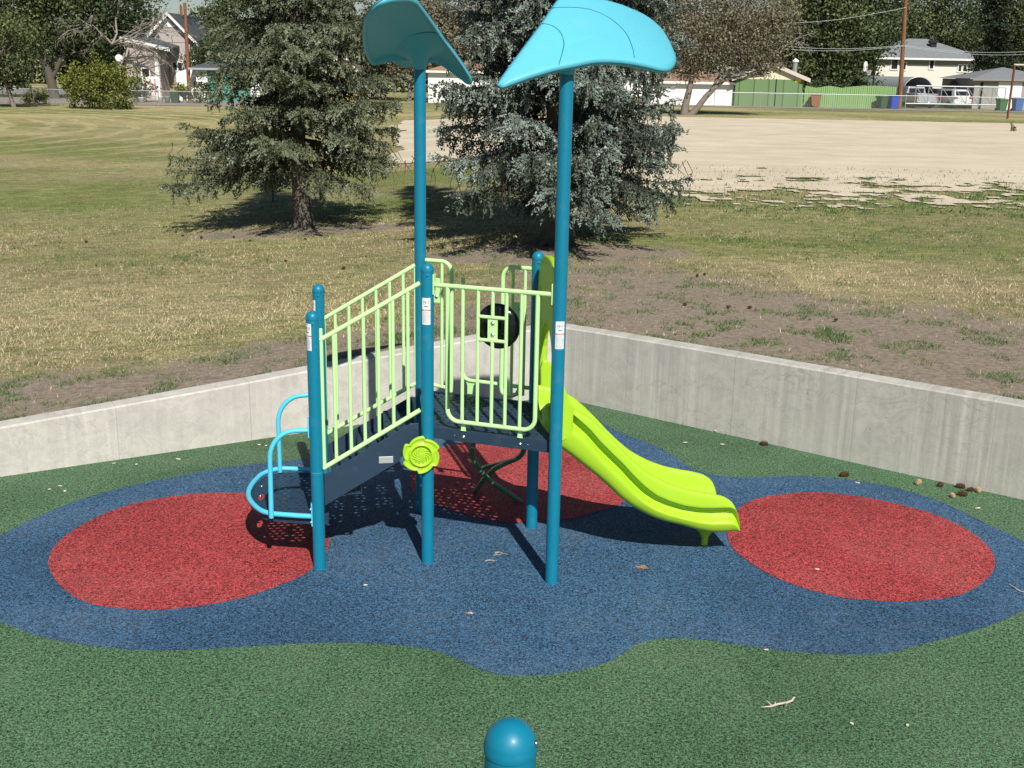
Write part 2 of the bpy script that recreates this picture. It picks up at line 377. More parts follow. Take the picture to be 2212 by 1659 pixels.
gc = mixc(nt, .85, gc, ramp(nt, mid, [(.34, (.48, .50, .45)), (.5, (1, 1, 1)), (.68, (1.55, 1.5, 1.4))]), 'MULTIPLY')
gc = mixc(nt, ramp(nt, noisetex(nt, .35, 4, .6, co), [(.45, (0, 0, 0)), (.7, (.45, .45, .45))]), gc, (.20, .15, .095))
soil = ramp(nt, mth(nt, 'ADD', mth(nt, 'MULTIPLY', n30, .6), mth(nt, 'MULTIPLY', n300, .4)), [(.35, (.140, .110, .080)), (.5, (.255, .210, .160)), (.66, (.370, .315, .248))])
df = mth(nt, 'ADD', at.outputs['Fac'], mth(nt, 'MULTIPLY', mth(nt, 'SUBTRACT', mth(nt, 'ADD', mth(nt, 'MULTIPLY', n6, .5), mth(nt, 'MULTIPLY', n30, .5)), .5), 2.6), clamp=True)
c = mixc(nt, ramp(nt, df, [(.40, (0, 0, 0)), (.58, (1, 1, 1))]), gc, soil)
nt.links.new(c, b.inputs['Base Color']); bump(nt, b, mth(nt, 'ADD', nbl, n30), .6, .03)
M_LAWN = m
lawn = npmesh('lawn', np.stack([XX, YY, ZZ], -1).reshape(-1, 3), quads, M_LAWN, {'dirt': DD.ravel(), 'green': GG.ravel()}, smooth=True)
tag(lawn, kind='structure')

# grass blades: short clumps, denser near the camera and where grass grows
def blades(n, rlo, rhi, xr, hgt, wid, name, thr=0.0, mask=None, M_=None, add=0.0):
    u = RNG.random(n); Y = rlo*(rhi/rlo)**u; X = (RNG.random(n)-.5)*2*xr*Y
    Y = Y+0; keep = Y > yw(X)+.04
    X = X[keep]; Y = Y[keep]
    D, G = zones(X, Y); nn = fbm(X, Y, 1.9, 3, 20.0); n4 = fbm(X, Y, 6.5, 2, 31.0)
    p = (1-D)*np.clip(.62+1.2*n4+.6*nn, .15, 1)*np.clip(1-(Y-15)/15, 0, 1)+D*np.clip((nn+.5*n4-.03)*4.2, 0, .95)
    if mask is not None: p = mask(X, Y, nn, n4)
    k = RNG.random(len(X)) < p; X, Y, D, G, nn, n4 = (a[k] for a in (X, Y, D, G, nn, n4)); m_ = len(X)
    Z = Lh(X)-.012
    a = RNG.random(m_)*2*PI; lean = RNG.normal(0, .55, (m_, 2)); H = hgt*(.35+.9*RNG.random(m_))*(1+.5*np.clip(nn*2, -.5, .8))
    wv = wid*(.6+.8*RNG.random(m_)); side = np.stack([np.cos(a)*wv, np.sin(a)*wv*.3, 0*a], -1)
    base = np.stack([X, Y, Z], -1); tip = base+np.stack([lean[:, 0]*H, lean[:, 1]*H, H], -1)
    V = np.stack([base-side, base+side, tip], 1).reshape(-1, 3); Fc = np.arange(3*m_).reshape(-1, 3)
    g_ = np.clip(G*.9+.8*nn+.5*n4+.06+RNG.normal(0, .30, m_)+.75*D*(nn > -.05)+add, 0, 1)
    V[:, 2] += np.repeat(.02*0, len(V))
    o = npmesh(name, V, Fc, M_, np.repeat(g_, 3)); tag(o, kind='stuff'); return o
m, nt, b = newmat('grass_blades', .8, .15)
at = N(nt, 'Attribute'); at.attribute_name = 'tint'
nt.links.new(ramp(nt, at.outputs['Fac'], [(0, (.56, .47, .31)), (.22, (.34, .275, .165)), (.42, (.215, .195, .100)), (.66, (.145, .168, .060)), (1, (.060, .118, .038))]), b.inputs['Base Color'])
M_GR = m
o = blades(330000, 9.2, 30, .52, .046, .0065, 'lawn_grass', M_=M_GR)
tag(o, 'short dry and green lawn grass behind the concrete wall', 'grass')
def midmask(X, Y, nn, n4): return (1-zones(X, Y)[0])*np.clip(.75+1.0*n4, .2, 1)*np.clip((Y-15)/5, 0, 1)*np.clip((52-Y)/16, 0, 1)*np.where((X > 2.8) & (Y > 23.2), 0, 1)
o = blades(210000, 15, 52, .50, .036, .011, 'lawn_grass', M_=M_GR, mask=midmask, add=.14)
tag(o, 'mown grass of the lawn around and beyond the two spruces', 'grass')
# ---------------------------------------------------------------- sand field
def sand_in(X, Y):
    n = fbm(X, Y, .55, 3, 41.0); n2 = fbm(X, Y, .16, 2, 47.0); n3 = fbm(X, Y, 2.2, 2, 51.0)
    near = 23.6+.9*n2; cr = np.clip(36-.62*(X-5.6), 30.2, 37)+.7*n2+.35*n
    edge = (Y-near)/(cr-near)                                              # 0..1 across the weedy belt
    core = Y > cr
    belt = (edge > 0) & (n*.8+n3*.6+.75*edge-.22+.25*np.clip((9-X)/6, -1, .6) > 0) & (X > 3.2+n2*2)
    far = Y < 71.3+.8*n
    left = X > -3.2-.10*(Y-30)+2.0*n2
    return (core | belt) & far & left
gx = np.concatenate([np.arange(-8, 20, .15), np.arange(20, 60, .8)]); gy = np.concatenate([np.arange(22.5, 38, .13), np.arange(38, 69, 1.0), np.arange(69, 73.5, .3)])
GX, GY = np.meshgrid(gx, gy); cx_ = (GX[:-1, :-1]+GX[1:, 1:])/2; cy_ = (GY[:-1, :-1]+GY[1:, 1:])/2
ok = sand_in(cx_, cy_); idx = np.arange(GX.size).reshape(GX.shape)
q = np.stack([idx[:-1, :-1], idx[:-1, 1:], idx[1:, 1:], idx[1:, :-1]], -1)[ok]
uq, inv = np.unique(q, return_inverse=True)
Vs = np.stack([GX.ravel(), GY.ravel(), Lh(GX.ravel())+.028], -1)[uq]
m, nt, b = newmat('sand', .95, .1)
co = coords(nt); s1 = noisetex(nt, .5, 5, .6, co); s2 = noisetex(nt, 14, 4, .7, co); s3 = noisetex(nt, 1.0, 3, .6, coords(nt, 'Object', (.25, 2.2, 1)))
c = ramp(nt, mth(nt, 'ADD', mth(nt, 'MULTIPLY', s1, .35), mth(nt, 'ADD', mth(nt, 'MULTIPLY', s2, .35), mth(nt, 'MULTIPLY', s3, .3))), [(.34, (.44, .37, .265)), (.5, (.57, .495, .370)), (.64, (.68, .60, .465))])
nt.links.new(c, b.inputs['Base Color']); bump(nt, b, s2, .5, .02)
M_SAND = m
tag(npmesh('sand_field', Vs, inv.reshape(q.shape), M_SAND, smooth=True), kind='structure')
def weedmask(X, Y, nn, n4): return np.where(sand_in(X, Y), .16*(Y < 34), .95)*(X > 2.5)*np.clip(1.5*nn+1.2*n4+.35+.3*np.clip((Y-25)/4, -1, 1), 0, 1)
o = blades(120000, 22.5, 37.0, .5, .085, .017, 'weed_tufts', M_=M_GR, mask=weedmask, add=.45)
tag(o, 'low green weeds breaking up the near edge of the sand', 'weeds')

# ---------------------------------------------------------------- lane, street, curb
def strip(name, x0, x1, y0, y1, mat, dz=.012):
    xs_ = np.linspace(x0, x1, 40); Vv = []; 
    for x in xs_: Vv += [(x, y0, float(Lh(x))+dz), (x, y1, float(Lh(x))+dz)]
    fs = [(2*i, 2*i+2, 2*i+3, 2*i+1) for i in range(39)]
    o = npmesh(name, Vv, fs, mat); tag(o, kind='structure'); return o
M_GRAV = plain('lane_gravel', (.25, .22, .19), .95, .1, var=.35, scale=1.5)
M_ASPH = plain('asphalt', (.20, .20, .21), .9, .2, var=.15, scale=1.0)
M_WALK = plain('pale_concrete', (.50, .47, .42), .9, .2, var=.1)
strip('lane', 0, 90, 94.2, 98.6, M_GRAV, .03)
strip('street', -120, -18, 128, 150, M_ASPH, .02)
strip('pavement', -120, -18, 152, 156, M_WALK, .12)
strip('yard_soil', -60, -14, 98.5, 112, M_GRAV, .02)

# ---------------------------------------------------------------- foliage
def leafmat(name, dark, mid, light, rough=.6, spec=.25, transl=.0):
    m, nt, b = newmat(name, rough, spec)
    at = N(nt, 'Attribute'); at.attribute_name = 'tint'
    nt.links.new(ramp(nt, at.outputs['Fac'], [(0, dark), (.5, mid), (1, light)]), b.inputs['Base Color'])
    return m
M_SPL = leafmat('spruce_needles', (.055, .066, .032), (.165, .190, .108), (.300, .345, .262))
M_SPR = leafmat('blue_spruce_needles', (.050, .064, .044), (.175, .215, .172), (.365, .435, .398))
M_BARK = plain('bark', (.105, .092, .078), .95, .1, var=.5, scale=9, bumps=.8, bscale=30)
M_BARKG = plain('grey_bark', (.20, .175, .15), .95, .1, var=.45, scale=5, bumps=.8, bscale=20)
M_TWIG = plain('dead_twigs', (.30, .27, .235), .95, .1, var=.3, scale=5)
M_DTWIG = plain('dark_twigs', (.07, .055, .045), .95, .1, var=.3, scale=5)
class Cards:
    def __init__(s): s.c = []; s.d = []; s.w = []; s.t = []
    def add(s, c, d, w, t): s.c.append(c); s.d.append(d); s.w.append(w); s.t.append(t)
    def build(s, name, mat, parent, cross=True):
        c = np.concatenate(s.c); d = np.concatenate(s.d); w = np.concatenate(s.w); t = np.concatenate(s.t)
        r = RNG.normal(size=c.shape); side = np.cross(d, r); side /= np.linalg.norm(side, axis=1, keepdims=True)+1e-9; side *= w[:, None]
        V = np.stack([c-d*.5, c+side*.5-d*.05, c+d*.5, c-side*.5-d*.05], 1); T = np.repeat(t, 4)
        if cross:
            s2 = np.cross(d, side); s2 /= np.linalg.norm(s2, axis=1, keepdims=True)+1e-9; s2 *= w[:, None]
            V2 = np.stack([c-d*.5, c+s2*.5-d*.05, c+d*.5, c-s2*.5-d*.05], 1); V = np.concatenate([V, V2]); T = np.concatenate([T, T])
        return npmesh(name, V.reshape(-1, 3), np.arange(V.shape[0]*4).reshape(-1, 4), mat, T, parent)
def unit(v): return v/(np.linalg.norm(v, axis=-1, keepdims=True)+1e-9)
def spruce(name, base, Ht, z0, R, mat, droop, label, trunk_r, seed, bare=.12, dens=1.0, hang=.35, lw=(.056, .024), nbr=8, step=.15, ex=.75):
    rg = np.random.default_rng(seed); root = empty(name, base); tag(root, label, 'tree'); b0 = np.array(base)
    mb = MB(); hs = np.linspace(0, Ht, 14)
    mb.tube([(b0[0]+.05*math.sin(h*.9+seed), b0[1]+.04*math.cos(h*.7), b0[2]-.1+h) for h in hs], [trunk_r*(1.35 if i == 0 else 1.12 if i == 1 else 1)*(1-h/Ht)**.8+.012 for i, h in enumerate(hs)], 14)
    for k in range(6):
        a = k*1.05+seed; r0 = trunk_r
        mb.tube([b0+np.array([math.cos(a)*r0*.7, math.sin(a)*r0*.7, .18]), b0+np.array([math.cos(a)*r0*1.5, math.sin(a)*r0*1.5, .03]), b0+np.array([math.cos(a)*r0*2.6, math.sin(a)*r0*2.6, -.05])], [r0*.4, r0*.3, .02], 7)
    mb.m = 1; C = Cards(); lim = mb; h = z0; first = True
    while h < Ht-.3:
        fr = (h-z0)/(Ht-z0); nb = nbr if fr < .6 else nbr-2
        for k in range(nb):
            a = rg.random()*2*PI; L = R*(1-fr)**ex*rg.uniform(.66, 1.08)
            if rg.random() < bare: L *= .45
            u = np.array([math.cos(a), math.sin(a), 0]); sidev = np.array([-math.sin(a), math.cos(a), 0])
            rise = rg.uniform(-.16, .34)+(.25*fr); dr = droop*rg.uniform(.7, 1.3)
            ps = []; hb = h+rg.uniform(-.1, .1); ph = rg.random()*6
            for t in np.linspace(0, 1, 9):
                ps.append(b0+u*L*t+sidev*.10*L*math.sin(t*2.2+ph)*t+np.array([0, 0, hb+L*(rise*t-dr*t*t+.62*dr*t**4)]))
            ps = np.array(ps)
            if b0[2] is not None: ps[:, 2] = np.maximum(ps[:, 2], b0[2]+.48)
            lim.tube(ps, [.020*(L/2)*(1-t)+.004 for t in np.linspace(0, 1, 9)], 5, cap=False)
            # side twigs
            nt_ = max(6, int(L/.105*dens)); bt = rg.normal(0, .13); 
            for j in range(nt_):
                t = .16+.84*(j+rg.random())/nt_; i0 = min(int(t*8), 7); p = ps[i0]*(1-(t*8-i0))+ps[i0+1]*(t*8-i0); bd = unit(ps[i0+1]-ps[i0])
                for sgn in (-1, 1):
                    if t < .34 and rg.random() < .6: continue
                    tl = (.20+.30*L*(1-t)**.8)*rg.uniform(.6, 1.15)
                    hangt = rg.random() < hang
                    if hangt: td = unit(np.array([rg.normal(0, .22), rg.normal(0, .22), -1])); tl = rg.uniform(.16, .42)
                    else: td = unit(bd*.75+sidev*sgn*rg.uniform(.6, 1.1)+np.array([0, 0, rg.uniform(-.35, .12)]))
                    ns = max(4, int(tl/.0105)); s_ = (np.arange(ns)+rg.random(ns)*.7)/ns
                    sag = np.stack([0*s_, 0*s_, -(.30 if not hangt else 0)*tl*s_**2], -1)
                    cc = p+td*tl*s_[:, None]+sag+rg.normal(0, 1, (ns, 3))*np.array([.030, .030, .024])*(1-.45*s_[:, None])
                    dd = unit(td+np.array([0, 0, -.25])+rg.normal(0, .55, (ns, 3)))*lw[0]*rg.uniform(.7, 1.25, (ns, 1))
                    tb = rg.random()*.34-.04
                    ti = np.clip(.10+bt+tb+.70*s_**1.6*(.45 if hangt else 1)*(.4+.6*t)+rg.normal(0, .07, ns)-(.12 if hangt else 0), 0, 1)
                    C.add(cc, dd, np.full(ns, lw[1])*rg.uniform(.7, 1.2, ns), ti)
        h += step*rg.uniform(.75, 1.3)*(1 if fr < .6 else 1.5)
    lim.build('trunk', [M_BARK, M_DTWIG], root, fixn=False)
    dt = MB()                                                                  # dead lower twigs
    for k in range(80):
        a = rg.random()*2*PI; r0 = R*rg.uniform(.15, .95); z = z0+rg.uniform(-.05, .5)
        p = b0+np.array([math.cos(a)*r0, math.sin(a)*r0, z]); ln = rg.uniform(.2, .5)
        q1 = p+np.array([rg.normal(0, .12), rg.normal(0, .12), -ln*.5]); q2 = q1+np.array([rg.normal(0, .12), rg.normal(0, .12), -ln*.5])
        q2[2] = max(q2[2], b0[2]+.05); dt.tube([p, q1, q2], [.007, .005, .002], 4, cap=False)
    tag(dt.build('dead_twigs', M_DTWIG, root, fixn=False), kind='stuff')
    C.build('crown', mat, root); return root
def blobtree(name, base, lobes, mat, label, trunks=None, n=9000, leaf=.26, seed=1, group=None, cat='tree', bark=None, limbs=True, hollow=.55, up=0.0):
    """lobes: (dx, dy, z, rx, ry, rz) relative to the base"""
    rg = np.random.default_rng(seed); root = empty(name, base); tag(root, label, cat, group); b0 = np.array(base, float)
    vol = np.array([l[3]*l[4]*l[5] for l in lobes])**.67; vol = vol/vol.sum(); C = Cards()
    for l, w in zip(lobes, vol):
        k = int(n*w); nc = max(8, int(k/26))
        d = unit(rg.normal(size=(nc, 3))); r = (hollow+(1-hollow)*rg.random(nc)**.6)*(1+.16*rg.normal(size=nc))
        cc = d*r[:, None]*np.array(l[3:6]); cs = .17*min(l[3:6])+.12*leaf
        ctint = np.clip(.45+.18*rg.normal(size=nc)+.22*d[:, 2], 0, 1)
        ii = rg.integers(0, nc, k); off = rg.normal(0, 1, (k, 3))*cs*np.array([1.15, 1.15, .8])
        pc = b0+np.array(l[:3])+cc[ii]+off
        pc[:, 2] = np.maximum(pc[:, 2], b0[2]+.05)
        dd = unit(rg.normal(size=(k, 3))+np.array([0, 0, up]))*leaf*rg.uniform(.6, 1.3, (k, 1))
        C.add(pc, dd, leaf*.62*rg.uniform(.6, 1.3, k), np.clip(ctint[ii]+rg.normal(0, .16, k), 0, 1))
    mb = MB(); ht = lobes[0][2]
    tr = trunks or [[(0, 0, -.1, .22), (0, 0, ht*.6, .16), (0, 0, ht, .08)]]
    for T in tr: mb.tube([b0+np.array(p[:3]) for p in T], [p[3] for p in T], 8)
    if limbs:
        for l in lobes:
            for _ in range(5):
                e = b0+np.array(l[:3])+unit(rg.normal(size=3))*np.array(l[3:6])*.85; T = tr[rg.integers(0, len(tr))]; s = b0+np.array(T[-1][:3])*np.array([1, 1, .85])
                mid = (s+e)/2+rg.normal(0, .25, 3); mb.tube([s, mid, e], [.07, .045, .012], 5, cap=False)
    mb.build('trunk', bark or M_BARKG, root, fixn=False)
    C.build('crown', mat, root, cross=False); return root

P = gl(655, 492)
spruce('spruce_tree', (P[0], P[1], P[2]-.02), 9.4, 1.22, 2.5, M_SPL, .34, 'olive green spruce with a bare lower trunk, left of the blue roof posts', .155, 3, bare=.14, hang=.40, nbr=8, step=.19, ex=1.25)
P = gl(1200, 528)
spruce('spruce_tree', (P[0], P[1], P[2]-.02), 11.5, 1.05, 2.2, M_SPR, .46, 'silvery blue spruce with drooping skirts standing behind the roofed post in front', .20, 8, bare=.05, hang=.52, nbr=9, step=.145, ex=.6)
# seedling spruce beside the left trunk
P = gl(590, 437)
# ================================================================ the play structure
A = gp(924, 1214); B = gp(1191, 1258); D = gp(1148, 1139); E_ = gp(691, 1227); C_ = A+D-B; F_ = E_+(C_-A)
def paint(name, col, rough=.38, spec=.5, coat=.15, var=.05):
    m, nt, b = newmat(name, rough, spec, 0, coat); b.inputs['Coat Roughness'].default_value = .25
    co = coords(nt); v = noisetex(nt, 3.0, 5, .6, co)
    c = mixc(nt, v, tuple(x*(1-var) for x in col), tuple(min(1, x*(1+var)) for x in col))
    dust = ramp(nt, noisetex(nt, 9, 6, .7, co), [(.56, (0, 0, 0)), (.75, (.06, .06, .06))])
    c = mixc(nt, dust, c, (.45, .42, .38))
    nt.links.new(c, b.inputs['Base Color']); nt.links.new(ramp(nt, noisetex(nt, 30, 4, .6, co), [(.3, (rough-.06,)*3), (.7, (rough+.12,)*3)]), b.inputs['Roughness'])
    bump(nt, b, noisetex(nt, 420, 2, .5, co), .06, .001); return m
M_POST = paint('post_blue', (.003, .185, .300), .42, .4, .1)
M_CYAN = paint('cyan_paint', (.085, .56, .76), .4)
M_ROOF = paint('roof_plastic', (.11, .48, .60), .45, .4, 0, .03)
M_RLINE = plain('roof_dark_line', (.02, .20, .30), .6)  # darker teal for roof lines; colours in the shade of the grooves
M_RAIL = paint('light_green_paint', (.54, .86, .37), .36)
M_LIME = paint('lime_plastic', (.37, .61, .024), .38, .45, .1, .03)
M_LIMED = plain('lime_crease_shade', (.05, .16, .01), .6)  # dark lime, the shade of the slide's crease as a colour
M_DECK = paint('deck_coating', (.022, .045, .078), .45, .35, 0, .12)
M_CLIMB = paint('dark_green_paint', (.05, .19, .09), .35)
M_BLACK, _, _b = newmat('black_plastic', .16, .5); _b.inputs['Base Color'].default_value = (.006, .007, .008, 1)
M_STEEL = plain('steel', (.62, .62, .60), .28, .5, 1.0)
M_LABEL = plain('label_white', (.82, .83, .83), .45); M_LRED = plain('label_red', (.55, .03, .02), .5); M_LINK = plain('label_ink', (.03, .05, .09), .6); M_LGREY = plain('label_grey', (.35, .37, .40), .6)
M_PLAQ = plain('plaque_aluminium', (.70, .70, .70), .35, .5, .6)

ps = empty('play_structure', tuple((A+D)/2)); tag(ps, 'small blue and lime green play structure with two cyan petal roofs, steps and a slide', 'play structure')
RP = .0445
def post(P, h, cap, parent=ps):
    mb = MB(); mb.tube([(P[0], P[1], -.05), (P[0], P[1], h-(RP if cap else 0))], RP, 32, cap=not cap)
    o = mb.build('post', M_POST, parent)
    if cap:
        z = h-RP; mb = MB(); prof = [(RP+.0015, z-.012), (RP+.0022, z-.006), (RP+.0012, z)]+[(RP*math.cos(a)+.001, z+RP*math.sin(a)) for a in np.linspace(.06, PI/2-.02, 10)]+[(.0001, z+RP)]
        mb.lathe(prof, (P[0], P[1], 0), 32); mb.build('post_cap', M_POST, o)
        cb = MB(); d = unit(np.array([.12, -1, 0])); cb.lathe([(.008, 0), (.008, .003), (.005, .006), (.0001, .0065)], (P[0]+d[0]*RP, P[1]+d[1]*RP, z-.035), 12, axis=d)
        cb.build('bolt', M_STEEL if False else M_POST, o)
    return o
def warn_label(po, P, ztop, ang):
    """sticker wrapped round the post, facing direction ang (0 = towards the camera, + = to the right)"""
    wd, ht = .062, .185; mb = MB(); r = RP+.0008
    def wrap(x, z, dr=0): a = -PI/2+ang+x/r; return (P[0]+(r+dr)*math.cos(a), P[1]+(r+dr)*math.sin(a), ztop-ht/2+z)
    def patch(x0, x1, z0, z1, dr, mi, n=10):
        mb.m = mi; vs = []
        for i in range(n+1):
            x = x0+(x1-x0)*i/n; vs += [wrap(x, z0, dr), wrap(x, z1, dr)]
        mb.add(vs, [(2*i, 2*i+2, 2*i+3, 2*i+1) for i in range(n)], True)
    patch(-wd/2, wd/2, -ht/2, ht/2, 0, 0); patch(-wd/2, wd/2, .004, .012, .0008, 1, 8)
    vs, fs = textmesh('18-5', .026); mb.m = 2; mb.add([wrap(x, y+.062, .0008) for x, y in vs], fs)
    vs, fs = textmesh('WARNING', .0085); mb.m = 0; mb.add([wrap(x, y+.008, .0014) for x, y in vs], fs)
    rr = random.Random(5); mb.m = 3
    for z in np.linspace(-.082, -.006, 11):
        x = -wd/2+.005
        while x < wd/2-.010:
            l = rr.uniform(.004, .012); patch(x, min(x+l, wd/2-.004), z, z+.0032, .0008, 3, 2); x += l+.002
    mb.m = 2
    patch(-.014, .016, .034, .037, .0008, 2, 3); patch(-.011, .012, .030, .0325, .0008, 2, 3); patch(-.02, .02, .084, .0855, .0008, 3, 3); patch(-.018, .018, .046, .0475, .0008, 3, 3)
    mb.build('warning_label', [M_LABEL, M_LRED, M_LINK, M_LGREY], po, fixn=False)
pA = post(A, 2.198, True); pB = post(B, 3.46, False); pC = post(C_, 3.46, False); pD = post(D, 2.185, True); pE = post(E_, 1.88, True); pF = post(F_, 1.877, True)
warn_label(pA, A, 1.965, -.12); warn_label(pB, B, 1.885, .12); warn_label(pE, E_, 1.80, -.75); warn_label(pF, F_, 1.76, -1.1)
# painted joint rings low on the stair post
mb = MB(); mb.lathe([(RP+.0009, -.0012), (RP+.0009, .0012)], (E_[0], E_[1], .735), 32); mb.build('joint_ring', M_CYAN, pE)

def bolts(M4, pts, y, parent, r=.010):
    for (x, z) in pts:
        mb = MB(); c = M4 @ Vector((x, y, z)); ax = -(M4.to_3x3() @ Vector((0, 1, 0)))
        mb.lathe([(r*1.35, 0), (r*1.35, .002), (r, .003), (r*.85, .007), (r*.4, .009), (.0001, .0095)], c, 14, axis=ax); mb.build('bolt', M_STEEL, parent)

# ---- deck: perforated parallelogram with folded edges
U = (B-A); Vv = (C_-A); LU = np.linalg.norm(U); LV = np.linalg.norm(Vv); DZ = 1.032
def slot(cx, cy, a, b_, n=10): return [(cx+a*math.cos(2*PI*i/n)*1.0, cy+b_*math.sin(2*PI*i/n)) for i in range(n)]
def skew(p, z): q = A[:2]+U[:2]*p[0]/LU+Vv[:2]*p[1]/LV; return (q[0], q[1], z)
hol = []
for j in range(13):
    for i in range(15):
        x = .085+i*.055+(.0275 if j % 2 else 0); y = .085+j*.068
        if x > LU-.075: continue
        if (i+ j//2) % 5 == 4: continue
        hol.append(slot(x, y, .0185, .012))
hol = hol
out = [(.045, .02), (LU-.045, .02), (LU-.012, .055), (LU-.012, LV-.05), (LU-.045, LV-.02), (.045, LV-.02), (.012, LV-.05), (.012, .055)]
vs, fs = plate(out, hol, .004); mb = MB(); mb.add([skew((v[0], v[1]), DZ+v[2]) for v in vs], fs)
deck = mb.build('deck', M_DECK, ps)
hol2 = []
mb = MB()                                       # folded rim
def rim(p, q, t=.012, h=.078):
    M4 = frame(skew(p, 0), skew(q, 0)); L = float(np.linalg.norm(np.array(skew(q, 0))-np.array(skew(p, 0)))); mb.box((0, 0, DZ-.005-h), (L, t, DZ-.0045), M4)
rim((.045, .02), (LU-.045, .02)); rim((LU-.045, LV-.02), (.045, LV-.02)); rim((LU-.013, .055), (LU-.013, LV-.05)); rim((.013, LV-.05), (.013, .055))
for k in (1, 2): rim((.02, .119+.068*(4*k-2)), (LU-.02, .119+.068*(4*k-2)), .006, .03)
mb.build('deck_rim', M_DECK, ps, bevel=.003)
nb = MB()                                       # raised anti-slip nubs between the slots
for j in range(12):
    for i in range(14):
        c = skew((.11+i*.058, .12+j*.068), DZ); nb.lathe([(.007, -.001), (.0055, .003), (.0001, .0038)], c, 6)
tag(nb.build('tread_nubs', M_DECK, deck, fixn=False), kind='stuff')
MF = frame(A, B)
bolts(MF, [(.264, .985), (.681, .985)], .019, deck)
bolts(MF, [(.20, .99), (.74, .99)], .0195, deck, .004)

# ---- front barrier
def barrier(name, M4, pieces, r, parent, mat=M_RAIL, y=0.0):
    mb = MB()
    for pts, rr in pieces: mb.tube(P2(M4, pts, y), rr, 14)
    return mb.build(name, mat, parent)
R1 = .0165; R2 = .0125
zb = 1.10; loop = [(.150, 2.045), (.150, zb+.085)]+arc((.235, zb+.085), .085, 180, 270, 9)+[(.705, zb)]+arc((.705, zb+.085), .085, 270, 360, 9)[1:]+[(.790, 2.045)]
bar = barrier('front_barrier', MF, [([(.058, 2.052), (.885, 2.052)], R1)], 0, ps)
barrier('barrier_loop', MF, [(loop, R1*.95)], 0, bar)
for s in (.260, .371, .573, .680): barrier('baluster', MF, [([(s, zb+.005), (s, 2.045)], R2)], 0, bar)
barrier('baluster', MF, [([(.475, 1.862), (.475, 2.045)], R2)], 0, bar); barrier('baluster', MF, [([(.475, zb), (.475, 1.70)], R2)], 0, bar)
barrier('crossbar', MF, [([(.371, 1.862), (.573, 1.862)], R2)], 0, bar); barrier('crossbar', MF, [([(.371, 1.702), (.573, 1.702)], R2)], 0, bar)
mb = MB(); mb.box((.442, -.004, 1.700), (.512, .002, 1.864), MF); mp = mb.build('mounting_plate', M_RAIL, bar); bolts(MF, [(.477, 1.822), (.477, 1.742)], -.004, mp, .011)
for s in (.266, .682):
    mb = MB(); mb.prism([(s-.019, DZ+.001), (s+.019, DZ+.001), (s+.013, DZ+.05), (s-.013, DZ+.05)], MF, .010, .016); mb.build('bracket', M_RAIL, bar)
for s, sg in ((.050, 1), (.891, -1)):
    mb = MB(); mb.box((s-.004, -.02, 1.985), (s+.004, .02, 2.125), MF); br = mb.build('bracket', M_RAIL, bar, bevel=.003)
# ---- black dished wheel behind the plate
mb = MB(); c = MF @ Vector((.478, .085, 1.781)); axw = (MF.to_3x3() @ Vector((0, 1, 0)))
mb.lathe([(.0001, -.034), (.04, -.032), (.09, -.024), (.135, -.008), (.152, .006), (.158, .020), (.156, .032), (.148, .036), (.14, .028), (.09, .006), (.0001, .0)], c, 48, axis=axw)
wh = mb.build('steering_wheel', M_BLACK, ps)
mb = MB(); mb.tube([MF @ Vector((.478, .0, 1.781)), MF @ Vector((.478, .07, 1.781))], .016, 12); mb.build('wheel_axle', M_BLACK, wh)

# ---- stair guardrails
def stair_rail(P, Q, top, bot, xs_, ye, brk):
    M4 = frame(P, Q); f = lambda l, s: l[0][1]+(l[1][1]-l[0][1])*(s-l[0][0])/(l[1][0]-l[0][0])
    o = barrier('stair_guardrail', M4, [(top, R1)], 0, ps, y=ye); barrier('bottom_rail', M4, [(bot, R1)], 0, o, y=ye)
    for k, s in enumerate(xs_): barrier('baluster', M4, [([(s, f(bot, s)), (s, f(top, s)-.004)], R1*.85 if k == 0 else R2)], 0, o, y=ye)
    for (s, z) in brk:
        mb = MB(); mb.box((s-.012, ye-.008, z-.05), (s+.014, ye-.002, z+.06), M4); mb.build('bracket', M_RAIL, o, bevel=.003)
    return o, M4
g1, MN = stair_rail(E_, A, [(.045, 1.678), (.725, 2.060)], [(.045, .757), (.725, 1.160)], (.052, .137, .242, .339, .438, .539, .641), 0.0, [(.05, 1.70)])
g2, MFR = stair_rail(F_, C_, [(.030, 1.607), (.735, 2.015)], [(.030, .686), (.745, 1.083)], (.035, .121, .226, .330, .434, .538, .642, .735), 0.0, [(.755, 2.07)])
bolts(MFR, [(.752, 2.09)], -.01, g2)
# ---- stairs
st = MB(); poly = [(.048, .470), (.048, .690), (.070, .712), (.655, 1.056), (.715, 1.060), (.715, .905), (.655, .890), (.610, .860), (.590, .815), (.560, .770)]
st.prism(poly, MN, .012, .022)
s1 = st.build('stair_stringer', M_DECK, ps, bevel=.003)
st = MB(); st.prism([(.02, .42), (.02, .585), (.05, .61), (.69, .972), (.765, .972), (.765, .80), (.60, .72)], MFR, -.022, -.012); s2 = st.build('stair_stringer', M_DECK, ps, bevel=.003)
mb = MB(); a_, b_ = .432, .533
mb.box((a_, .008, .772), (b_, .012, .822), MN); pl = mb.build('name_plaque', M_PLAQ, s1, bevel=.002)
mb = MB(); rr = random.Random(3)
mb.box((a_+.008, .0072, .785), (a_+.020, .008, .812), MN)
for z in (.782, .790, .799, .808):
    x = a_+.03
    while x < b_-.012:
        l = rr.uniform(.006, .018); mb.box((x, .0072, z), (min(x+l, b_-.006), .008, z+.004), MN); x += l+.004
mb.build('plaque_lettering', M_LGREY, pl)
wst = float(np.linalg.norm((F_-E_)[:2])); nrmE = (F_-E_)[:2]/wst; tE = (A-E_)[:2]/np.linalg.norm((A-E_)[:2])
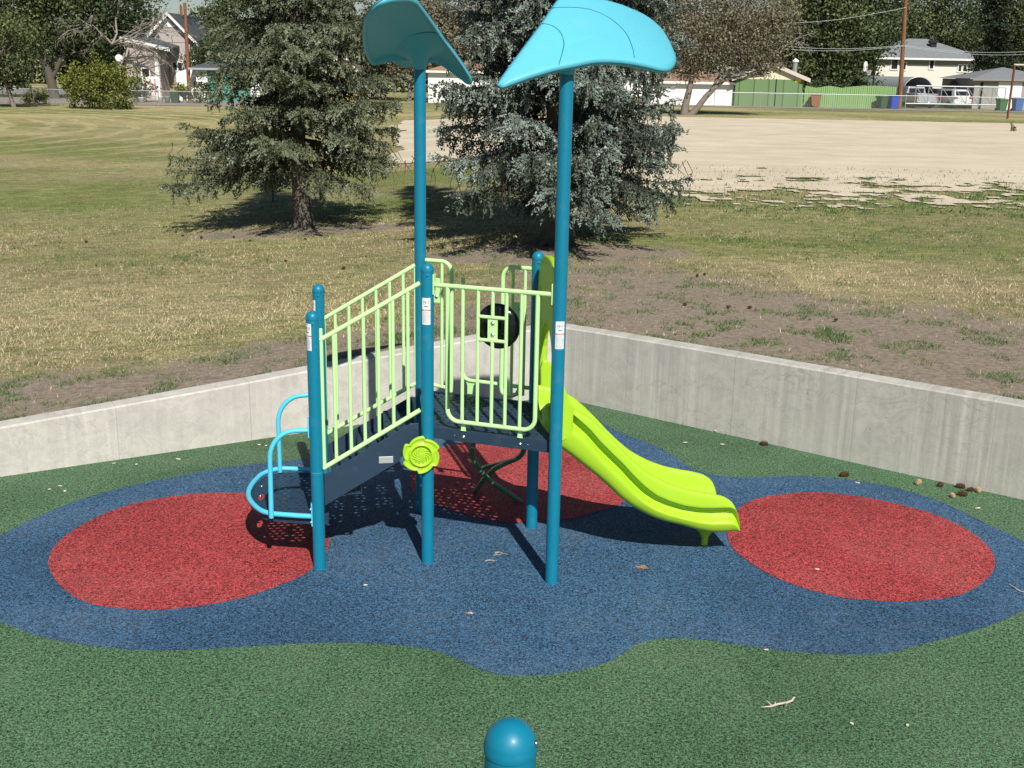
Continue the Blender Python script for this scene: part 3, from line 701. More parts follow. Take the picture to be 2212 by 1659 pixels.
def ST(s, w, z): q = E_[:2]+tE*s+nrmE*w; return (q[0], q[1], z)
for k, z in enumerate((.545, .708, .870)):
    s0 = .075+.20*k; s1_ = s0+.235; hs_ = []
    for j in range(15):
        for i in range(4):
            x = s0+.03+i*.055+(.014 if j % 2 else -.004); y = .06+j*.062
            if x < s1_-.02 and (j % 5) != 2: hs_.append(slot(x, y, .0175, .012))
    vs, fs = plate([(s0, .03), (s1_, .03), (s1_, wst-.03), (s0, wst-.03)], hs_, .004); mb = MB(); mb.add([ST(v[0], v[1], z+v[2]) for v in vs], fs)
    a = [ST(s1_-.004, .03, z), ST(s1_-.004, wst-.03, z), ST(s1_-.004, wst-.03, z+.12), ST(s1_-.004, .03, z+.12), ST(s1_-.008, .03, z), ST(s1_-.008, wst-.03, z), ST(s1_-.008, wst-.03, z+.12), ST(s1_-.008, .03, z+.12)]
    mb.add(a, [(0,1,2,3),(7,6,5,4),(0,4,5,1),(3,2,6,7),(1,5,6,2),(0,3,7,4)])
    b2 = [ST(s0, .03, z), ST(s0, wst-.03, z), ST(s0, wst-.03, z-.035), ST(s0, .03, z-.035), ST(s0+.004, .03, z-.001), ST(s0+.004, wst-.03, z-.001), ST(s0+.004, wst-.03, z-.035), ST(s0+.004, .03, z-.035)]
    mb.add(b2, [(0,1,2,3),(7,6,5,4),(0,4,5,1),(3,2,6,7),(1,5,6,2),(0,3,7,4)])
    for j in range(13):
        for i in range(3): mb.lathe([(.007, -.001), (.0055, .003), (.0001, .0038)], ST(s0+.05+i*.06, .09+j*.066, z), 6)
    mb.build('stair_tread', M_DECK, ps, fixn=False)
# ---- transfer platform with its tube frame and hand loops
PZ = .372
lp = [(668, 1117), (630, 1113), (575, 1107), (549, 1091), (537, 1071), (542, 1050), (562, 1027), (584, 1017), (614, 1012), (672, 1005)]
LP = [gp(x, y, .40) for x, y in lp]; LP = [np.array(ST(-.045, .0, .40))]+LP[1:-1]+[np.array([F_[0]-.045, F_[1]-.01, .385])]
frame_pts = crom(LP, 6, closed=False)
mb = MB(); mb.tube(frame_pts, .0185, 16); lpo = mb.build('platform_frame', M_CYAN, ps)
cen = frame_pts[:, :2].mean(0); inner = [tuple(p) for p in frame_pts[:, :2]+(cen-frame_pts[:, :2])*.045]
inner = inner+[tuple(F_[:2]+tE*.07), tuple(E_[:2]+tE*.07)]
from mathutils.geometry import intersect_point_tri_2d
def inside(p, poly):
    c = False; j = len(poly)-1
    for i in range(len(poly)):
        if (poly[i][1] > p[1]) != (poly[j][1] > p[1]) and p[0] < (poly[j][0]-poly[i][0])*(p[1]-poly[i][1])/(poly[j][1]-poly[i][1])+poly[i][0]: c = not c
        j = i
    return c
sm_ = [(cen[0]+(p[0]-cen[0])*.87, cen[1]+(p[1]-cen[1])*.87) for p in inner]
hs_ = []
for j in range(19):
    for i in range(15):
        x = -.53+i*.052+(.026 if j % 2 else 0); y = .03+j*.052; q = ST(x, y, 0)
        if x < -.38: continue
        if inside(q[:2], sm_) and not (i in (6,) and j % 4): hs_.append([ST(x+.0165*math.cos(2*PI*t/10), y+.011*math.sin(2*PI*t/10), 0)[:2] for t in range(10)])
hs_.append([ST(-.44+.022*math.cos(2*PI*t/14), .50+.075*math.sin(2*PI*t/14), 0)[:2] for t in range(14)])
vs, fs = plate(inner, hs_, .004); mb = MB(); mb.add([(v[0], v[1], PZ+v[2]) for v in vs], fs); plat = mb.build('transfer_platform', M_DECK, ps)
mb = MB()
for i in range(len(inner)):
    p, q = inner[i], inner[(i+1) % len(inner)]
    mb.add([(p[0], p[1], PZ-.001), (q[0], q[1], PZ-.001), (q[0], q[1], PZ-.04), (p[0], p[1], PZ-.04)], [(0, 1, 2, 3)])
mb.build('platform_rim', M_DECK, plat)
for (x, y) in ((565, 1050), (562, 1071)):
    c = gp(x, y, PZ); mb = MB(); mb.lathe([(.013, 0), (.013, .003), (.008, .007), (.0001, .008)], c, 12); mb.build('bolt', M_STEEL, plat)
def hand_loop(M4, pts):
    mb = MB(); mb.tube(P2(M4, pts), .0175, 14); o = mb.build('hand_loop', M_CYAN, ps)
    mb = MB(); e = pts[-1]; mb.box((e[0]-.005, -.022, e[1]-.05), (e[0]+.005, .022, e[1]+.09), M4); mb.build('bracket', M_CYAN, o, bevel=.003)
hand_loop(MN, [(-.325, .405), (-.318, .84)]+[(-.318+.175*(1-math.cos(a))*1.0, .84+.20*math.sin(a)) for a in np.linspace(.15, PI/2, 9)]+[(-.05, 1.040)])
hand_loop(MFR, [(-.335, .385), (-.335, .79)]+[(-.335+.19*(1-math.cos(a)), .79+.215*math.sin(a)) for a in np.linspace(.15, PI/2, 9)]+[(-.05, 1.012)])
mb = MB(); mb.box((-.05, -.022, .33), (-.04, .022, .50), MN); mb.build('bracket', M_CYAN, lpo, bevel=.003); bolts(MN, [(-.052, .46), (-.052, .36)], -.015, lpo, .008)

# ---- rear barriers on the C-D side and the arch climber below
MR = frame(C_, D)
rb = barrier('rear_barrier', MR, [([(.045, 2.056), (.175, 2.056)]+arc((.175, 1.974), .082, 90, 0, 8)[1:]+[(.257, 1.085), (.253, 1.035)], R1)], 0, ps)
barrier('baluster', MR, [([(.178, 1.07), (.178, 2.05)], R2)], 0, rb); barrier('bottom_rail', MR, [([(.045, 1.115), (.075, 1.085), (.11, 1.074), (.255, 1.060)], R1*.9)], 0, rb)
mb = MB(); mb.box((.115, -.006, 1.735), (.165, 0, 1.925), MR); o = mb.build('mounting_plate', M_RAIL, rb); bolts(MR, [(.135, 1.88), (.135, 1.78)], -.007, o)
rb = barrier('rear_barrier', MR, [([(.905, 2.052), (.752, 2.052)]+arc((.752, 1.970), .082, 90, 180, 8)[1:]+[(.670, 1.12)]+[(.674, 1.085), (.690, 1.066), (.72, 1.058), (.76, 1.060), (.795, 1.075), (.815, 1.115), (.846, 1.15)], R1)], 0, ps)
for s in (.750, .846): barrier('baluster', MR, [([(s, 1.07), (s, 2.045)], R2)], 0, rb)
mb = MB(); mb.box((.762, -.006, 1.60), (.832, 0, 1.79), MR); o = mb.build('mounting_plate', M_RAIL, rb); bolts(MR, [(.800, 1.745), (.800, 1.65)], -.007, o)
rb = barrier('climber_handle', MR, [([(.332, 1.93), (.330, 1.20), (.338, 1.165), (.358, 1.140), (.39, 1.128), (.90, 1.120)], R1*.95)], 0, ps, y=.05)
mb = MB(); mb.prism([(.375, 1.02), (.415, 1.02), (.425, 1.09), (.45, 1.125), (.36, 1.125), (.375, 1.09)], MR, .045, .052); mb.build('bracket', M_RAIL, rb)
def onCD(px, py, off):
    t = (D-C_)[:2]; t = t/np.linalg.norm(t); n = np.array([-t[1], t[0]]); d = ray(px, py); k = (n@(C_[:2]-_C[:2])+off)/(n@d[:2]); return _C+d*k
def q5(x, y): return (1500+x/3.529)*.5486, (1650+y/3.529)*.5486
def vine(pts, o0, o1, endground):
    P = []
    for i, p in enumerate(pts):
        t = i/(len(pts)-1); X = onCD(*q5(*p), o0+(o1-o0)*t); P.append(X)
    if endground is not None: P[-1] = np.array(endground)
    return crom(P, 5, closed=False)
e1 = gp(*q5(1950, 1155)); e2 = gp(*q5(1300, 1020)); e1[2] = .0; e2[2] = 0
v1 = vine([(1300, 180), (1288, 320), (1270, 430), (1290, 560), (1370, 700), (1450, 790), (1580, 910), (1720, 1000), (1960, 1155)], .03, .47, e1)
v2 = vine([(2040, 200), (2010, 330), (1980, 450), (1900, 540), (1750, 605), (1600, 680), (1500, 765), (1400, 880), (1300, 1015)], .03, .53, e2)
v3 = vine([(1900, 545), (1750, 590), (1600, 625), (1415, 675)], .18, .52, None)
mb = MB(); mb.tube(v1, .021, 14); cl = mb.build('climber', M_CLIMB, ps)
mb = MB(); mb.tube(v2, .021, 14); mb.build('climber_arch', M_CLIMB, cl)
mb = MB(); mb.tube(v3, .016, 12); mb.build('climber_rung', M_CLIMB, cl)
for c in (v1[len(v1)//2+1], v1[len(v1)//2+3], v2[-9], v1[-12], v1[8]):
    mb = MB(); mb.lathe([(.013, 0), (.012, .005), (.006, .010), (.0001, .011)], c+np.array([0, -.019, .008]), 12, axis=(0, -1, .3)); mb.build('bolt', M_LABEL, cl)

# ---- swirl flower disc
MS = frame(E_, A, -.055, 0); cx_f, cz_f = .724, .846
ol = []
for i in range(96):
    a = 2*PI*i/96; ph = (a*6/(2*PI)+.25) % 1; r = .118+.027*(ph**.7 if ph < .86 else (1-(ph-.86)/.14)); ol.append((cx_f+r*math.cos(-a), cz_f+r*math.sin(-a)))
def ringpts(sc, y, rmin=None): return [MS @ Vector((cx_f+(x-cx_f)*sc, y, cz_f+(z-cz_f)*sc)) for x, z in ol]
def circ(r, y): return [MS @ Vector((cx_f+r*math.cos(-2*PI*i/96), y, cz_f+r*math.sin(-2*PI*i/96))) for i in range(96)]
rings = [circ(.01, .012), ringpts(.9, .016), ringpts(.98, .010), ringpts(1, 0), ringpts(.985, -.012), ringpts(.94, -.020), ringpts(.88, -.016), ringpts(.80, -.009), circ(.086, -.010), circ(.082, -.022), circ(.076, -.024), circ(.070, -.018), circ(.067, -.002), circ(.05, -.006), circ(.02, -.014), circ(.001, -.015)]
mb = MB(); vs = [p for r in rings for p in r]; mb.add(vs, [(i*96+j, i*96+(j+1) % 96, (i+1)*96+(j+1) % 96, (i+1)*96+j) for i in range(len(rings)-1) for j in range(96)], True)
fl = mb.build('flower_disc', M_LIME, ps)
mb = MB()
for k in range(13):
    a0 = 2*PI*k/13; pts = []
    for t in np.linspace(0, 1, 7):
        r = .022+.042*t; a = a0-1.0*t; pts.append(MS @ Vector((cx_f+r*math.cos(a), -.013+.006*t, cz_f+r*math.sin(a))))
    mb.tube(pts, [.001, .003, .0045, .005, .005, .004, .002], 6)
vn = mb.build('swirl_vanes', M_LIME, fl)
mb = MB(); mb.tube([MS @ Vector((cx_f-.02, .01, cz_f)), MS @ Vector((cx_f-.02, .07, cz_f))], .03, 14); mb.build('hub', M_BLACK, fl)

# ---- slide
Mid = (B+D)/2; Ft = gp(1521, 1177); axs = unit((Ft-Mid)); MSL = frame(Mid, Mid+axs)
K = np.array([  # s, ridge, seam, bottom, bed
 (-.035, 1.24, 1.23, .925, 1.034), (.0, 1.238, 1.215, .915, 1.030), (.08, 1.222, 1.190, .893, 1.010), (.15, 1.198, 1.155, .840, .975), (.27, 1.130, 1.045, .740, .880), (.35, 1.058, .950, .672, .805), (.44, .968, .858, .590, .715),
 (.52, .880, .780, .508, .640), (.61, .790, .680, .435, .560), (.70, .712, .590, .378, .495), (.79, .655, .522, .332, .440), (.88, .608, .478, .298, .395),
 (1.00, .562, .435, .264, .350), (1.12, .532, .412, .222, .320), (1.22, .512, .405, .196, .305), (1.31, .485, .405, .190, .297), (1.37, .445, .402, .192, .290), (1.400, .400, .375, .194, .284), (1.420, .345, .330, .198, .272), (1.434, .262, .255, .202, .240)])
def Kat(s): return [np.interp(s, K[:, 0], K[:, j]) for j in range(1, 5)]
def prof(s):
    r, sm, bt, bd = Kat(s); w = .272; q_ = min(1, max(.05, (sm-bt)/.21))
    h = [(0, bd), (.08, bd+.001), (.135, bd+.008), (.172, bd+.028*min(1, (r-bd)/.1)), (.192, bd+.45*(r-bd)), (.204, bd+.80*(r-bd)), (.214, r-.010), (.226, r-.001), (.240, r), (.256, r-.006), (.266, r-.020), (.270, max(sm+.010, r-.2)), (.273, sm+.004), (.273-.034*q_, sm-.008*q_), (.273-.056*q_, sm-.040*q_), (.273-.044*q_, sm-.076*q_), (.270, sm-.096*q_), (.272+.012*q_, sm-.118*q_), (.272+.011*q_, bt+.33*(sm-bt)+.02*q_), (.270, bt+.045*q_), (.245, bt+.014*q_), (.20, bt), (.10, bt-.002), (0, bt-.003)]
    z0 = bt
    h = [(x, max(z, bt-.003)) for x, z in h]
    return [(-x, z) for x, z in h[::-1]][:-1]+h
ss = crom(np.stack([K[:, 0], K[:, 0]], -1), 4, closed=False)[:, 0]; ss = np.linspace(-.035, 1.434, 80)
Rg = []
for s in ss: Rg.append([MSL @ Vector((s, x, z)) for x, z in prof(s)])
c0 = prof(1.434); cz0 = .225
for k, (ds, sc) in enumerate(((.008, .97), (.012, .90), (.012, .5), (.010, .02))):
    Rg.append([MSL @ Vector((1.434+ds, x*sc, cz0+(z-cz0)*sc)) for x, z in c0])
mb = MB(); n_ = len(Rg[0]); vs = [p for r in Rg for p in r]
mb.add(vs, [(i*n_+j, i*n_+j+1, (i+1)*n_+j+1, (i+1)*n_+j) for i in range(len(Rg)-1) for j in range(n_-1)]+[tuple(range(n_))], True)
sld = mb.build('slide', M_LIME, ps)
sld.modifiers.new('s', 'SUBSURF').render_levels = 1
mb = MB(); mb.tube([MSL @ Vector((s, -.2725, Kat(s)[1]+.003)) for s in np.linspace(.16, 1.38, 40)], .0035, 5); mb.build('slide_crease_shade', M_LIMED, sld)  # dark line laid along the lip crease, painting its shade
mb = MB(); c = MSL @ Vector((1.27, 0, 0)); mb.lathe([(.026, -.01), (.026, .06), (.03, .075), (.045, .10), (.10, .17), (.17, .205)], c, 20); mb.build('slide_foot', M_LIME, sld)
# entry hood with its arched opening
ME = frame(B, D, 0); LB = .99
def hoodpt(t, h): return (t, h)
outer = [(.12, .98), (.115, 1.35), (.135, 1.75), (.125, 1.95), (.15, 2.06)]+[(.15+.34*(1-math.cos(a)), 2.06+.145*math.sin(a)) for a in np.linspace(.3, PI/2, 7)]+[(.50+.40*math.sin(a), 2.06+.145*math.cos(a)) for a in np.linspace(.25, 1.3, 7)]+[(.925, 1.95), (.915, 1.75), (.935, 1.35), (.93, .98)]
arch = [(.235, 1.00), (.225, 1.15), (.235, 1.42)]+[(.495-.27*math.cos(a), 1.50+.26*math.sin(a)) for a in np.linspace(.1, PI-.1, 13)]+[(.765, 1.42), (.785, 1.15), (.775, 1.00)]
hood = [(.12, .98), (.115, 1.35)]+outer[2:-1]+[(.93, .98)]+arch[::-1]
def oval(cx, cz, a, b): return [(cx+a*math.cos(2*PI*i/18), cz+b*math.sin(2*PI*i/18)) for i in range(18)]
vs, fs = plate(hood, [oval(.235, 1.90, .032, .085), oval(.79, 1.90, .035, .085)], .055, .014)
mb = MB(); mb.add([ME @ Vector((v[0], -(.050+v[2])*1.0, v[1])) for v in vs], fs, True)
hd = mb.build('slide_hood', M_LIME, ps)
for p in hd.data.polygons: p.use_smooth = False
for t, sg in ((.235, 1), (.745, -1)):                      # side cheeks that lead into the chute
    mb = MB(); cp = [(0.01, 1.02), (-.005, 1.36), (.01, 1.42), (.05, 1.43), (.085, 1.38), (.12, 1.28), (.16, 1.21), (.16, 1.0), (.05, .95)]
    m2 = frame(B+(D-B)*t, B+(D-B)*t+axs, -.02); mb.prism(cp, m2, 0, .03); mb.build('slide_cheek', M_LIME, sld, bevel=.012)

# ---- petal roofs
def petal(px_outline, cpx, P0, naz, tilt, k1, k2, post_, grooves, thick=.05):
    n = np.array([naz[0]*math.sin(tilt), naz[1]*math.sin(tilt), math.cos(tilt)]); n /= np.linalg.norm(n)
    lat = np.array([-naz[1], naz[0], 0]); lat /= np.linalg.norm(lat); up = np.cross(n, lat); up /= np.linalg.norm(up)
    if up[2] < 0: up = -up
    P0 = np.array(P0)
    def hit(px, py):
        d = ray(px, py); X = None; off = 0.0
        for _ in range(30):
            k = (n@(P0-_C)-off)/(n@d); X = _C+d*k; a = (X-P0)@lat; b = (X-P0)@up; off = k1*a*a+k2*b*b
        return np.array([a, b])
    def surf(a, b, h=0.0): return P0+lat*a+up*b-n*(k1*a*a+k2*b*b)+n*h
    O = np.array([hit(x, y) for x, y in crom(px_outline, 6)]); c = hit(*cpx); m_ = len(O)
    levels = [(0.0, .5), (.3, .5), (.5, .5), (.68, .5), (.82, .5), (.92, .5), (.965, .42), (.99, .22), (1.0, 0), (.99, -.25), (.965, -.50), (.945, -.55), (.925, -.50), (.910, -.10), (.88, -.02), (.75, 0.0), (.6, 0.0), (.4, 0.0), (.2, 0), (0.0, 0.0)]
    vs = []
    for sc, hh in levels:
        for p in O: q = c+(p-c)*max(sc, .002); vs.append(surf(q[0], q[1], hh*thick))
    mb = MB(); mb.add(vs, [(i*m_+j, i*m_+(j+1) % m_, (i+1)*m_+(j+1) % m_, (i+1)*m_+j) for i in range(len(levels)-1) for j in range(m_)], True)
    o = mb.build('petal_roof', M_ROOF, post_)
    ring = [surf(*(c+(p-c)*1.0015), .004) for p in O]; mb = MB(); mb.tube(ring+[ring[0]], .0028, 5, cap=False); mb.build('rim_seam', M_RLINE, o)
    for sp in grooves:
        S_ = [hit(x, y) for x, y in crom(sp, 5, closed=False)]; mb = MB(); mb.tube([surf(a, b, thick*.5) for a, b in S_], .0035, 5); mb.build('groove_shade', M_RLINE, o)  # dark half-sunk tubes stand in for the shade inside moulded grooves
    return o, surf, hit
def neck(P, z0, surf, o, spread=.12, rot=0.0):
    mb = MB(); n = 28; vs = []; lv = np.linspace(0, 1, 9)
    for t in lv:
        for j in range(n):
            a = 2*PI*j/n; r = RP*1.12+spread*max(0, (t-.35)/.65)**2.4; base = np.array([P[0]+r*math.cos(a), P[1]+r*math.sin(a), 0])
            # height of the petal's underside above this point
            lo, hi = -1.5, 1.5
            vs.append((base, t))
    return vs
outB = [(1077,178),(1079,187),(1087,189.5),(1102,184.5),(1141,170.6),(1175,160),(1201,152.8),(1240,145),(1280,137),(1310,135.5),(1340,137),(1370,141),(1399,147),(1420,152),(1435,154),(1448,151),(1457,141),(1460,128),(1453,107),(1439,79),(1425,62),(1409,47.6),(1390,35),(1369,25),(1345,15),(1320,7),(1296,1),(1270,-4),(1240,-8),(1218,-6),(1206,0),(1198,9),(1189,22),(1165,57.5),(1120,118)]
outC = [(786,44),(783,74),(786,104),(794,127),(803,137),(814,135),(835,130),(857,127),(880,127),(905,128),(931,130),(954,138),(976,153),(998,169.6),(1009,179),(1018,181),(1020,173),(1012,155),(988,119),(961,83),(932,41),(909,10),(898,-2),(880,-8),(850,-6),(824,2),(805,16),(793,31)]
def add_neck(P, surf, n_tilt, o, z0, side):
    # flared collar lofted from the post top to the petal's underside
    naz, tilt = n_tilt; mb = MB(); n = 32; rings_ = []
    nn = np.array([naz[0]*math.sin(tilt), naz[1]*math.sin(tilt), math.cos(tilt)]); P0 = surf(0, 0)
    for t in np.linspace(0, 1, 10):
        ring = []
        for j in range(n):
            a = 2*PI*j/n; u = np.array([math.cos(a), math.sin(a), 0]); r = (RP+.004)+side*t**2.6
            base = np.array([P[0], P[1], 0])+u*r
            zt = P0[2]-(nn[:2]@(base[:2]-P0[:2]))/nn[2]-.006-.5*(.45*(r-RP)**2)
            z = z0+(zt-z0)*(1-(1-t)**1.3)
            ring.append((base[0], base[1], z))
        rings_ += ring
    mb.add(rings_, [(i*n+j, i*n+(j+1) % n, (i+1)*n+(j+1) % n, (i+1)*n+j) for i in range(9) for j in range(n)], True)
    mb.build('roof_collar', M_ROOF, o)
nazB = unit(np.array([.30, -.95])); tB = math.radians(38)
P0B = (B[0]+.0, B[1]-.02, 3.575)
oB, sB, hB = petal(outB, (1290, 85), P0B, nazB, tB, .30, .10, pB, [[(1189, 24), (1240, 23.5), (1280, 30), (1320, 50), (1350, 79), (1363, 108), (1368, 132)], [(1165, 57), (1191, 63), (1209, 78), (1216, 99), (1213, 119), (1205, 147)]])
add_neck(B, sB, (nazB, tB), oB, 3.445, .035)
nazC = unit(np.array([-.45, .89])); tC = math.radians(30)
P0C = (C_[0], C_[1], 3.60)
oC, sC, hC = petal(outC, (880, 75), P0C, nazC, tC, .30, .10, pC, [])
add_neck(C_, sC, (nazC, tC), oC, 3.455, .16)

# ---------------------------------------------------------------- foreground post of another structure
FP = gp(1104, 1555, 2.4)
fp_ = empty('play_post', (FP[0], FP[1]+.0, 0)); tag(fp_, 'domed top of a blue post in the foreground at the bottom edge', 'post')
z = 2.392; mb = MB(); mb.tube([(FP[0], FP[1], 0), (FP[0], FP[1], z-.045)], RP, 48); mb.build('post_tube', M_POST, fp_)
mb = MB(); mb.lathe([(RP+.0016, z-.052), (RP+.0022, z-.046), (RP+.0016, z-.040)]+[((RP+.001)*math.cos(a), z-.040+RP*1.02*math.sin(a)) for a in np.linspace(.06, PI/2-.02, 14)]+[(.0001, z-.040+RP*1.02)], (FP[0], FP[1], 0), 48)
mb.build('post_cap', M_POST, fp_)
mb = MB(); mb.lathe([(.006, 0), (.006, .002), (.003, .004), (.0001, .0045)], (FP[0]+RP*.98, FP[1]-.01, z-.03), 10, axis=(1, -.2, 0)); mb.build('rivet', M_STEEL, fp_)
# ================================================================ across the field
M_WHITE = plain('white_siding', (.80, .80, .78), .7, .2, var=.03, scale=1)
M_TRIM = plain('white_trim', (.82, .82, .80), .6)
M_GLASS, _, _b = newmat('window_glass', .08, .6); _b.inputs['Base Color'].default_value = (.02, .024, .028, 1)
M_DARK = plain('dark_void', (.012, .013, .015), .8)
M_SHING = plain('grey_shingle', (.20, .215, .225), .95, .1, var=.25, scale=3)
M_SHDK = plain('dark_shingle', (.075, .088, .095), .95, .1, var=.3, scale=3)
M_SHBR = plain('brown_shingle', (.30, .19, .13), .95, .1, var=.25, scale=3)
M_GALV = plain('galvanised', (.45, .48, .49), .45, .5, .6)
M_UPOLE = plain('pole_wood', (.22, .105, .060), .9, .1, var=.4, scale=4, bumps=.5, bscale=20)
def siding(name, col, pitch=.14, gap=.55, vert=False, var=.06):
    m, nt, b = newmat(name, .7, .25); co = coords(nt); sx = N(nt, 'SeparateXYZ'); nt.links.new(co, sx.inputs[0])
    f = mth(nt, 'FRACT', mth(nt, 'DIVIDE', sx.outputs[0 if vert else 2], pitch))
    c = ramp(nt, f, [(0, tuple(gap*x for x in col)), (.12, col), (1, tuple(.94*x for x in col))])
    v = noisetex(nt, 1.2, 5, .65, co); c = mixc(nt, v, c, mixc(nt, .5, c, (.30, .28, .25)), 'MIX') if var > .1 else c
    nt.links.new(c, b.inputs['Base Color']); return m
M_TAUPE = siding('taupe_siding', (.46, .41, .385), .20, .6)
M_YEL = siding('yellow_siding', (.66, .45, .16), .25, .6)
M_CRM = siding('cream_boards', (.72, .66, .47), 1.3, .7, True)
M_GREENB = siding('green_boards', (.150, .240, .105), 1.25, .35, True)
M_GFEN = siding('green_fence_boards', (.24, .40, .155), .19, .18, True)
M_TEAL = siding('teal_door', (.045, .28, .20), .52, .5)
M_CREAMW = siding('cream_siding', (.74, .70, .62), .2, .85)
M_TAUPEW = siding('stucco_taupe', (.33, .31, .29), .6, .9, True)  # even grey-taupe wall colour with faint vertical lines

def house(name, label, x0, x1, Y, depth, gz, eave, mat, cat='house'):
    """walls box facing the camera between photo columns x0..x1 at distance Y; returns root + helper placing things on the front face"""
    a = atY(x0, 170, Y); b = atY(x1, 170, Y); root = empty(name, ((a[0]+b[0])/2, Y, gz)); tag(root, label, cat)
    mb = MB(); mb.box((a[0], Y, gz-.3), (b[0], Y+depth, eave)); mb.build('wall', mat, root)
    return root, float(a[0]), float(b[0])
def zat(px, py, Y): return float(atY(px, py, Y)[2])
def xat(px, py, Y): return float(atY(px, py, Y)[0])
def window(root, px0, px1, py0, py1, Y, glass=None, mull=0):
    x0, x1 = xat(px0, py0, Y), xat(px1, py0, Y); z1, z0 = zat(px0, py0, Y), zat(px0, py1, Y); t = .11
    mb = MB()
    mb.box((x0-t, Y-.07, z1), (x1+t, Y-.003, z1+t)); mb.box((x0-t, Y-.07, z0-t), (x1+t, Y-.003, z0)); mb.box((x0-t, Y-.068, z0), (x0, Y-.003, z1)); mb.box((x1, Y-.068, z0), (x1+t, Y-.003, z1))
    for k in range(mull): xm = x0+(x1-x0)*(k+1)/(mull+1); mb.box((xm-.06, Y-.066, z0), (xm+.06, Y-.003, z1))
    w = mb.build('window', M_TRIM, root)
    mb = MB(); mb.box((x0, Y-.035, z0), (x1, Y-.004, z1)); mb.build('pane', glass or M_GLASS, w); return w
def gable_roof(root, x0, x1, Y, depth, ze, zp, mat, wallmat, over=.35, th=.14, fascia=M_TRIM):
    """ridge runs away from the camera"""
    xm = (x0+x1)/2; mb = MB(); mb.add([(x0, Y, ze-.05), (x1, Y, ze-.05), (xm, Y, zp-.02), (x0, Y+depth, ze-.05), (x1, Y+depth, ze-.05), (xm, Y+depth, zp-.02)], [(0,1,2),(5,4,3),(0,2,5,3),(1,4,5,2)]); mb.build('gable', wallmat, root)
    sl_ = (zp-ze)/(xm-x0); e0 = (x0-over, ze-over*sl_); e1 = (x1+over, ze-over*sl_)
    mb = MB()
    for (ex, ez) in (e0, e1):
        a, b = (ex, Y-over, ez), (xm, Y-over, zp); c, d = (xm, Y+depth+over, zp), (ex, Y+depth+over, ez); u = lambda p, h: (p[0], p[1], p[2]+h)
        mb.add([u(a, .02), u(b, .02), u(c, .02), u(d, .02), u(a, .02+th), u(b, .02+th), u(c, .02+th), u(d, .02+th)], [(0,3,2,1),(4,5,6,7),(0,1,5,4),(3,7,6,2),(0,4,7,3)])
    mb.build('roof', mat, root)
    mb = MB()
    for (ex, ez) in (e0, e1):
        a, b = (ex, Y-over-.04, ez), (xm, Y-over-.04, zp)
        mb.add([(a[0], a[1], a[2]-.14), (b[0], b[1], b[2]-.14), (b[0], b[1], b[2]+.19), (a[0], a[1], a[2]+.19), (a[0], a[1]+.035, a[2]-.14), (b[0], b[1]+.035, b[2]-.14), (b[0], b[1]+.035, b[2]+.19), (a[0], a[1]+.035, a[2]+.19)], [(0,1,2,3),(7,6,5,4),(0,4,5,1),(3,2,6,7),(0,3,7,4)])
    if fascia: mb.build('fascia', fascia, root)
def hip_roof(root, x0, x1, Y, depth, ze, zp, mat, over=.4, fascia=M_TRIM, gut=True):
    a0, a1, b0, b1 = x0-over, x1+over, Y-over, Y+depth+over; ins = (b1-b0)/2; ym = (b0+b1)/2
    if a1-a0 < 2*ins: ins = (a1-a0)/2-.05
    mb = MB(); mb.add([(a0, b0, ze), (a1, b0, ze), (a1, b1, ze), (a0, b1, ze), (a0+ins, ym, zp), (a1-ins, ym, zp)], [(0,1,5,4),(1,2,5),(2,3,4,5),(3,0,4),(3,2,1,0)]); mb.build('roof', mat, root)
    mb = MB(); mb.box((a0-.02, b0-.06, ze-.17), (a1+.02, b0-.003, ze+.015)); mb.build('gutter', fascia, root)

# ---------------- right side: fence, poles, lane buildings
M_MESH, nt_, b_ = newmat('chain_mesh', .5, .5, .3)
b_.inputs['Base Color'].default_value = (.42, .44, .44, 1)
tr = N(nt_, 'BsdfTransparent'); mx = N(nt_, 'MixShader'); mx.inputs[0].default_value = .11
nt_.links.new(tr.outputs[0], mx.inputs[1]); nt_.links.new(b_.outputs[0], mx.inputs[2]); nt_.links.new(mx.outputs[0], nt_.nodes['Material Output'].inputs[0])
def chainfence(name, label, x0, x1, Y0, Y1, hgt, step, offs=0.0, n_extra=0):
    root = empty(name, ((x0+x1)/2, (Y0+Y1)/2, float(Lh((x0+x1)/2)))); tag(root, label, 'fence')
    n = max(2, int(round((x1-x0)/step))); g_ = lambda t: (x0+(x1-x0)*t, Y0+(Y1-Y0)*t)
    top = []
    for k in range(n+1):
        x, y = g_(k/n); z = float(Lh(x)); mb = MB(); mb.tube([(x, y, z-.1), (x, y, z+hgt+.03)], .035, 8); mb.lathe([(.04, 0), (.03, .03), (.0001, .05)], (x, y, z+hgt+.03), 8); mb.build('fence_post', M_GALV, root); top.append((x, y-.02, z+hgt-.02))
    mb = MB(); mb.tube(top, .030, 8); mb.build('top_rail', M_GALV, root)
    vs = []
    for (x, y, z) in top: vs += [(x, y-.03, z-hgt+.05), (x, y-.03, z)]
    npmesh('chain_mesh', vs, [(2*i, 2*i+2, 2*i+3, 2*i+1) for i in range(len(top)-1)], M_MESH, parent=root)
chainfence('chain_link_fence', 'waist high galvanised chain-link fence along the far edge of the sand on the right', 2.0, 48.0, 92.0, 92.0, 1.24, 5.45)
chainfence('chain_link_fence', 'galvanised chain-link fence beyond the lawn on the left, behind the round bush', -52, -16.0, 96.0, 99.5, 1.24, 3.6)

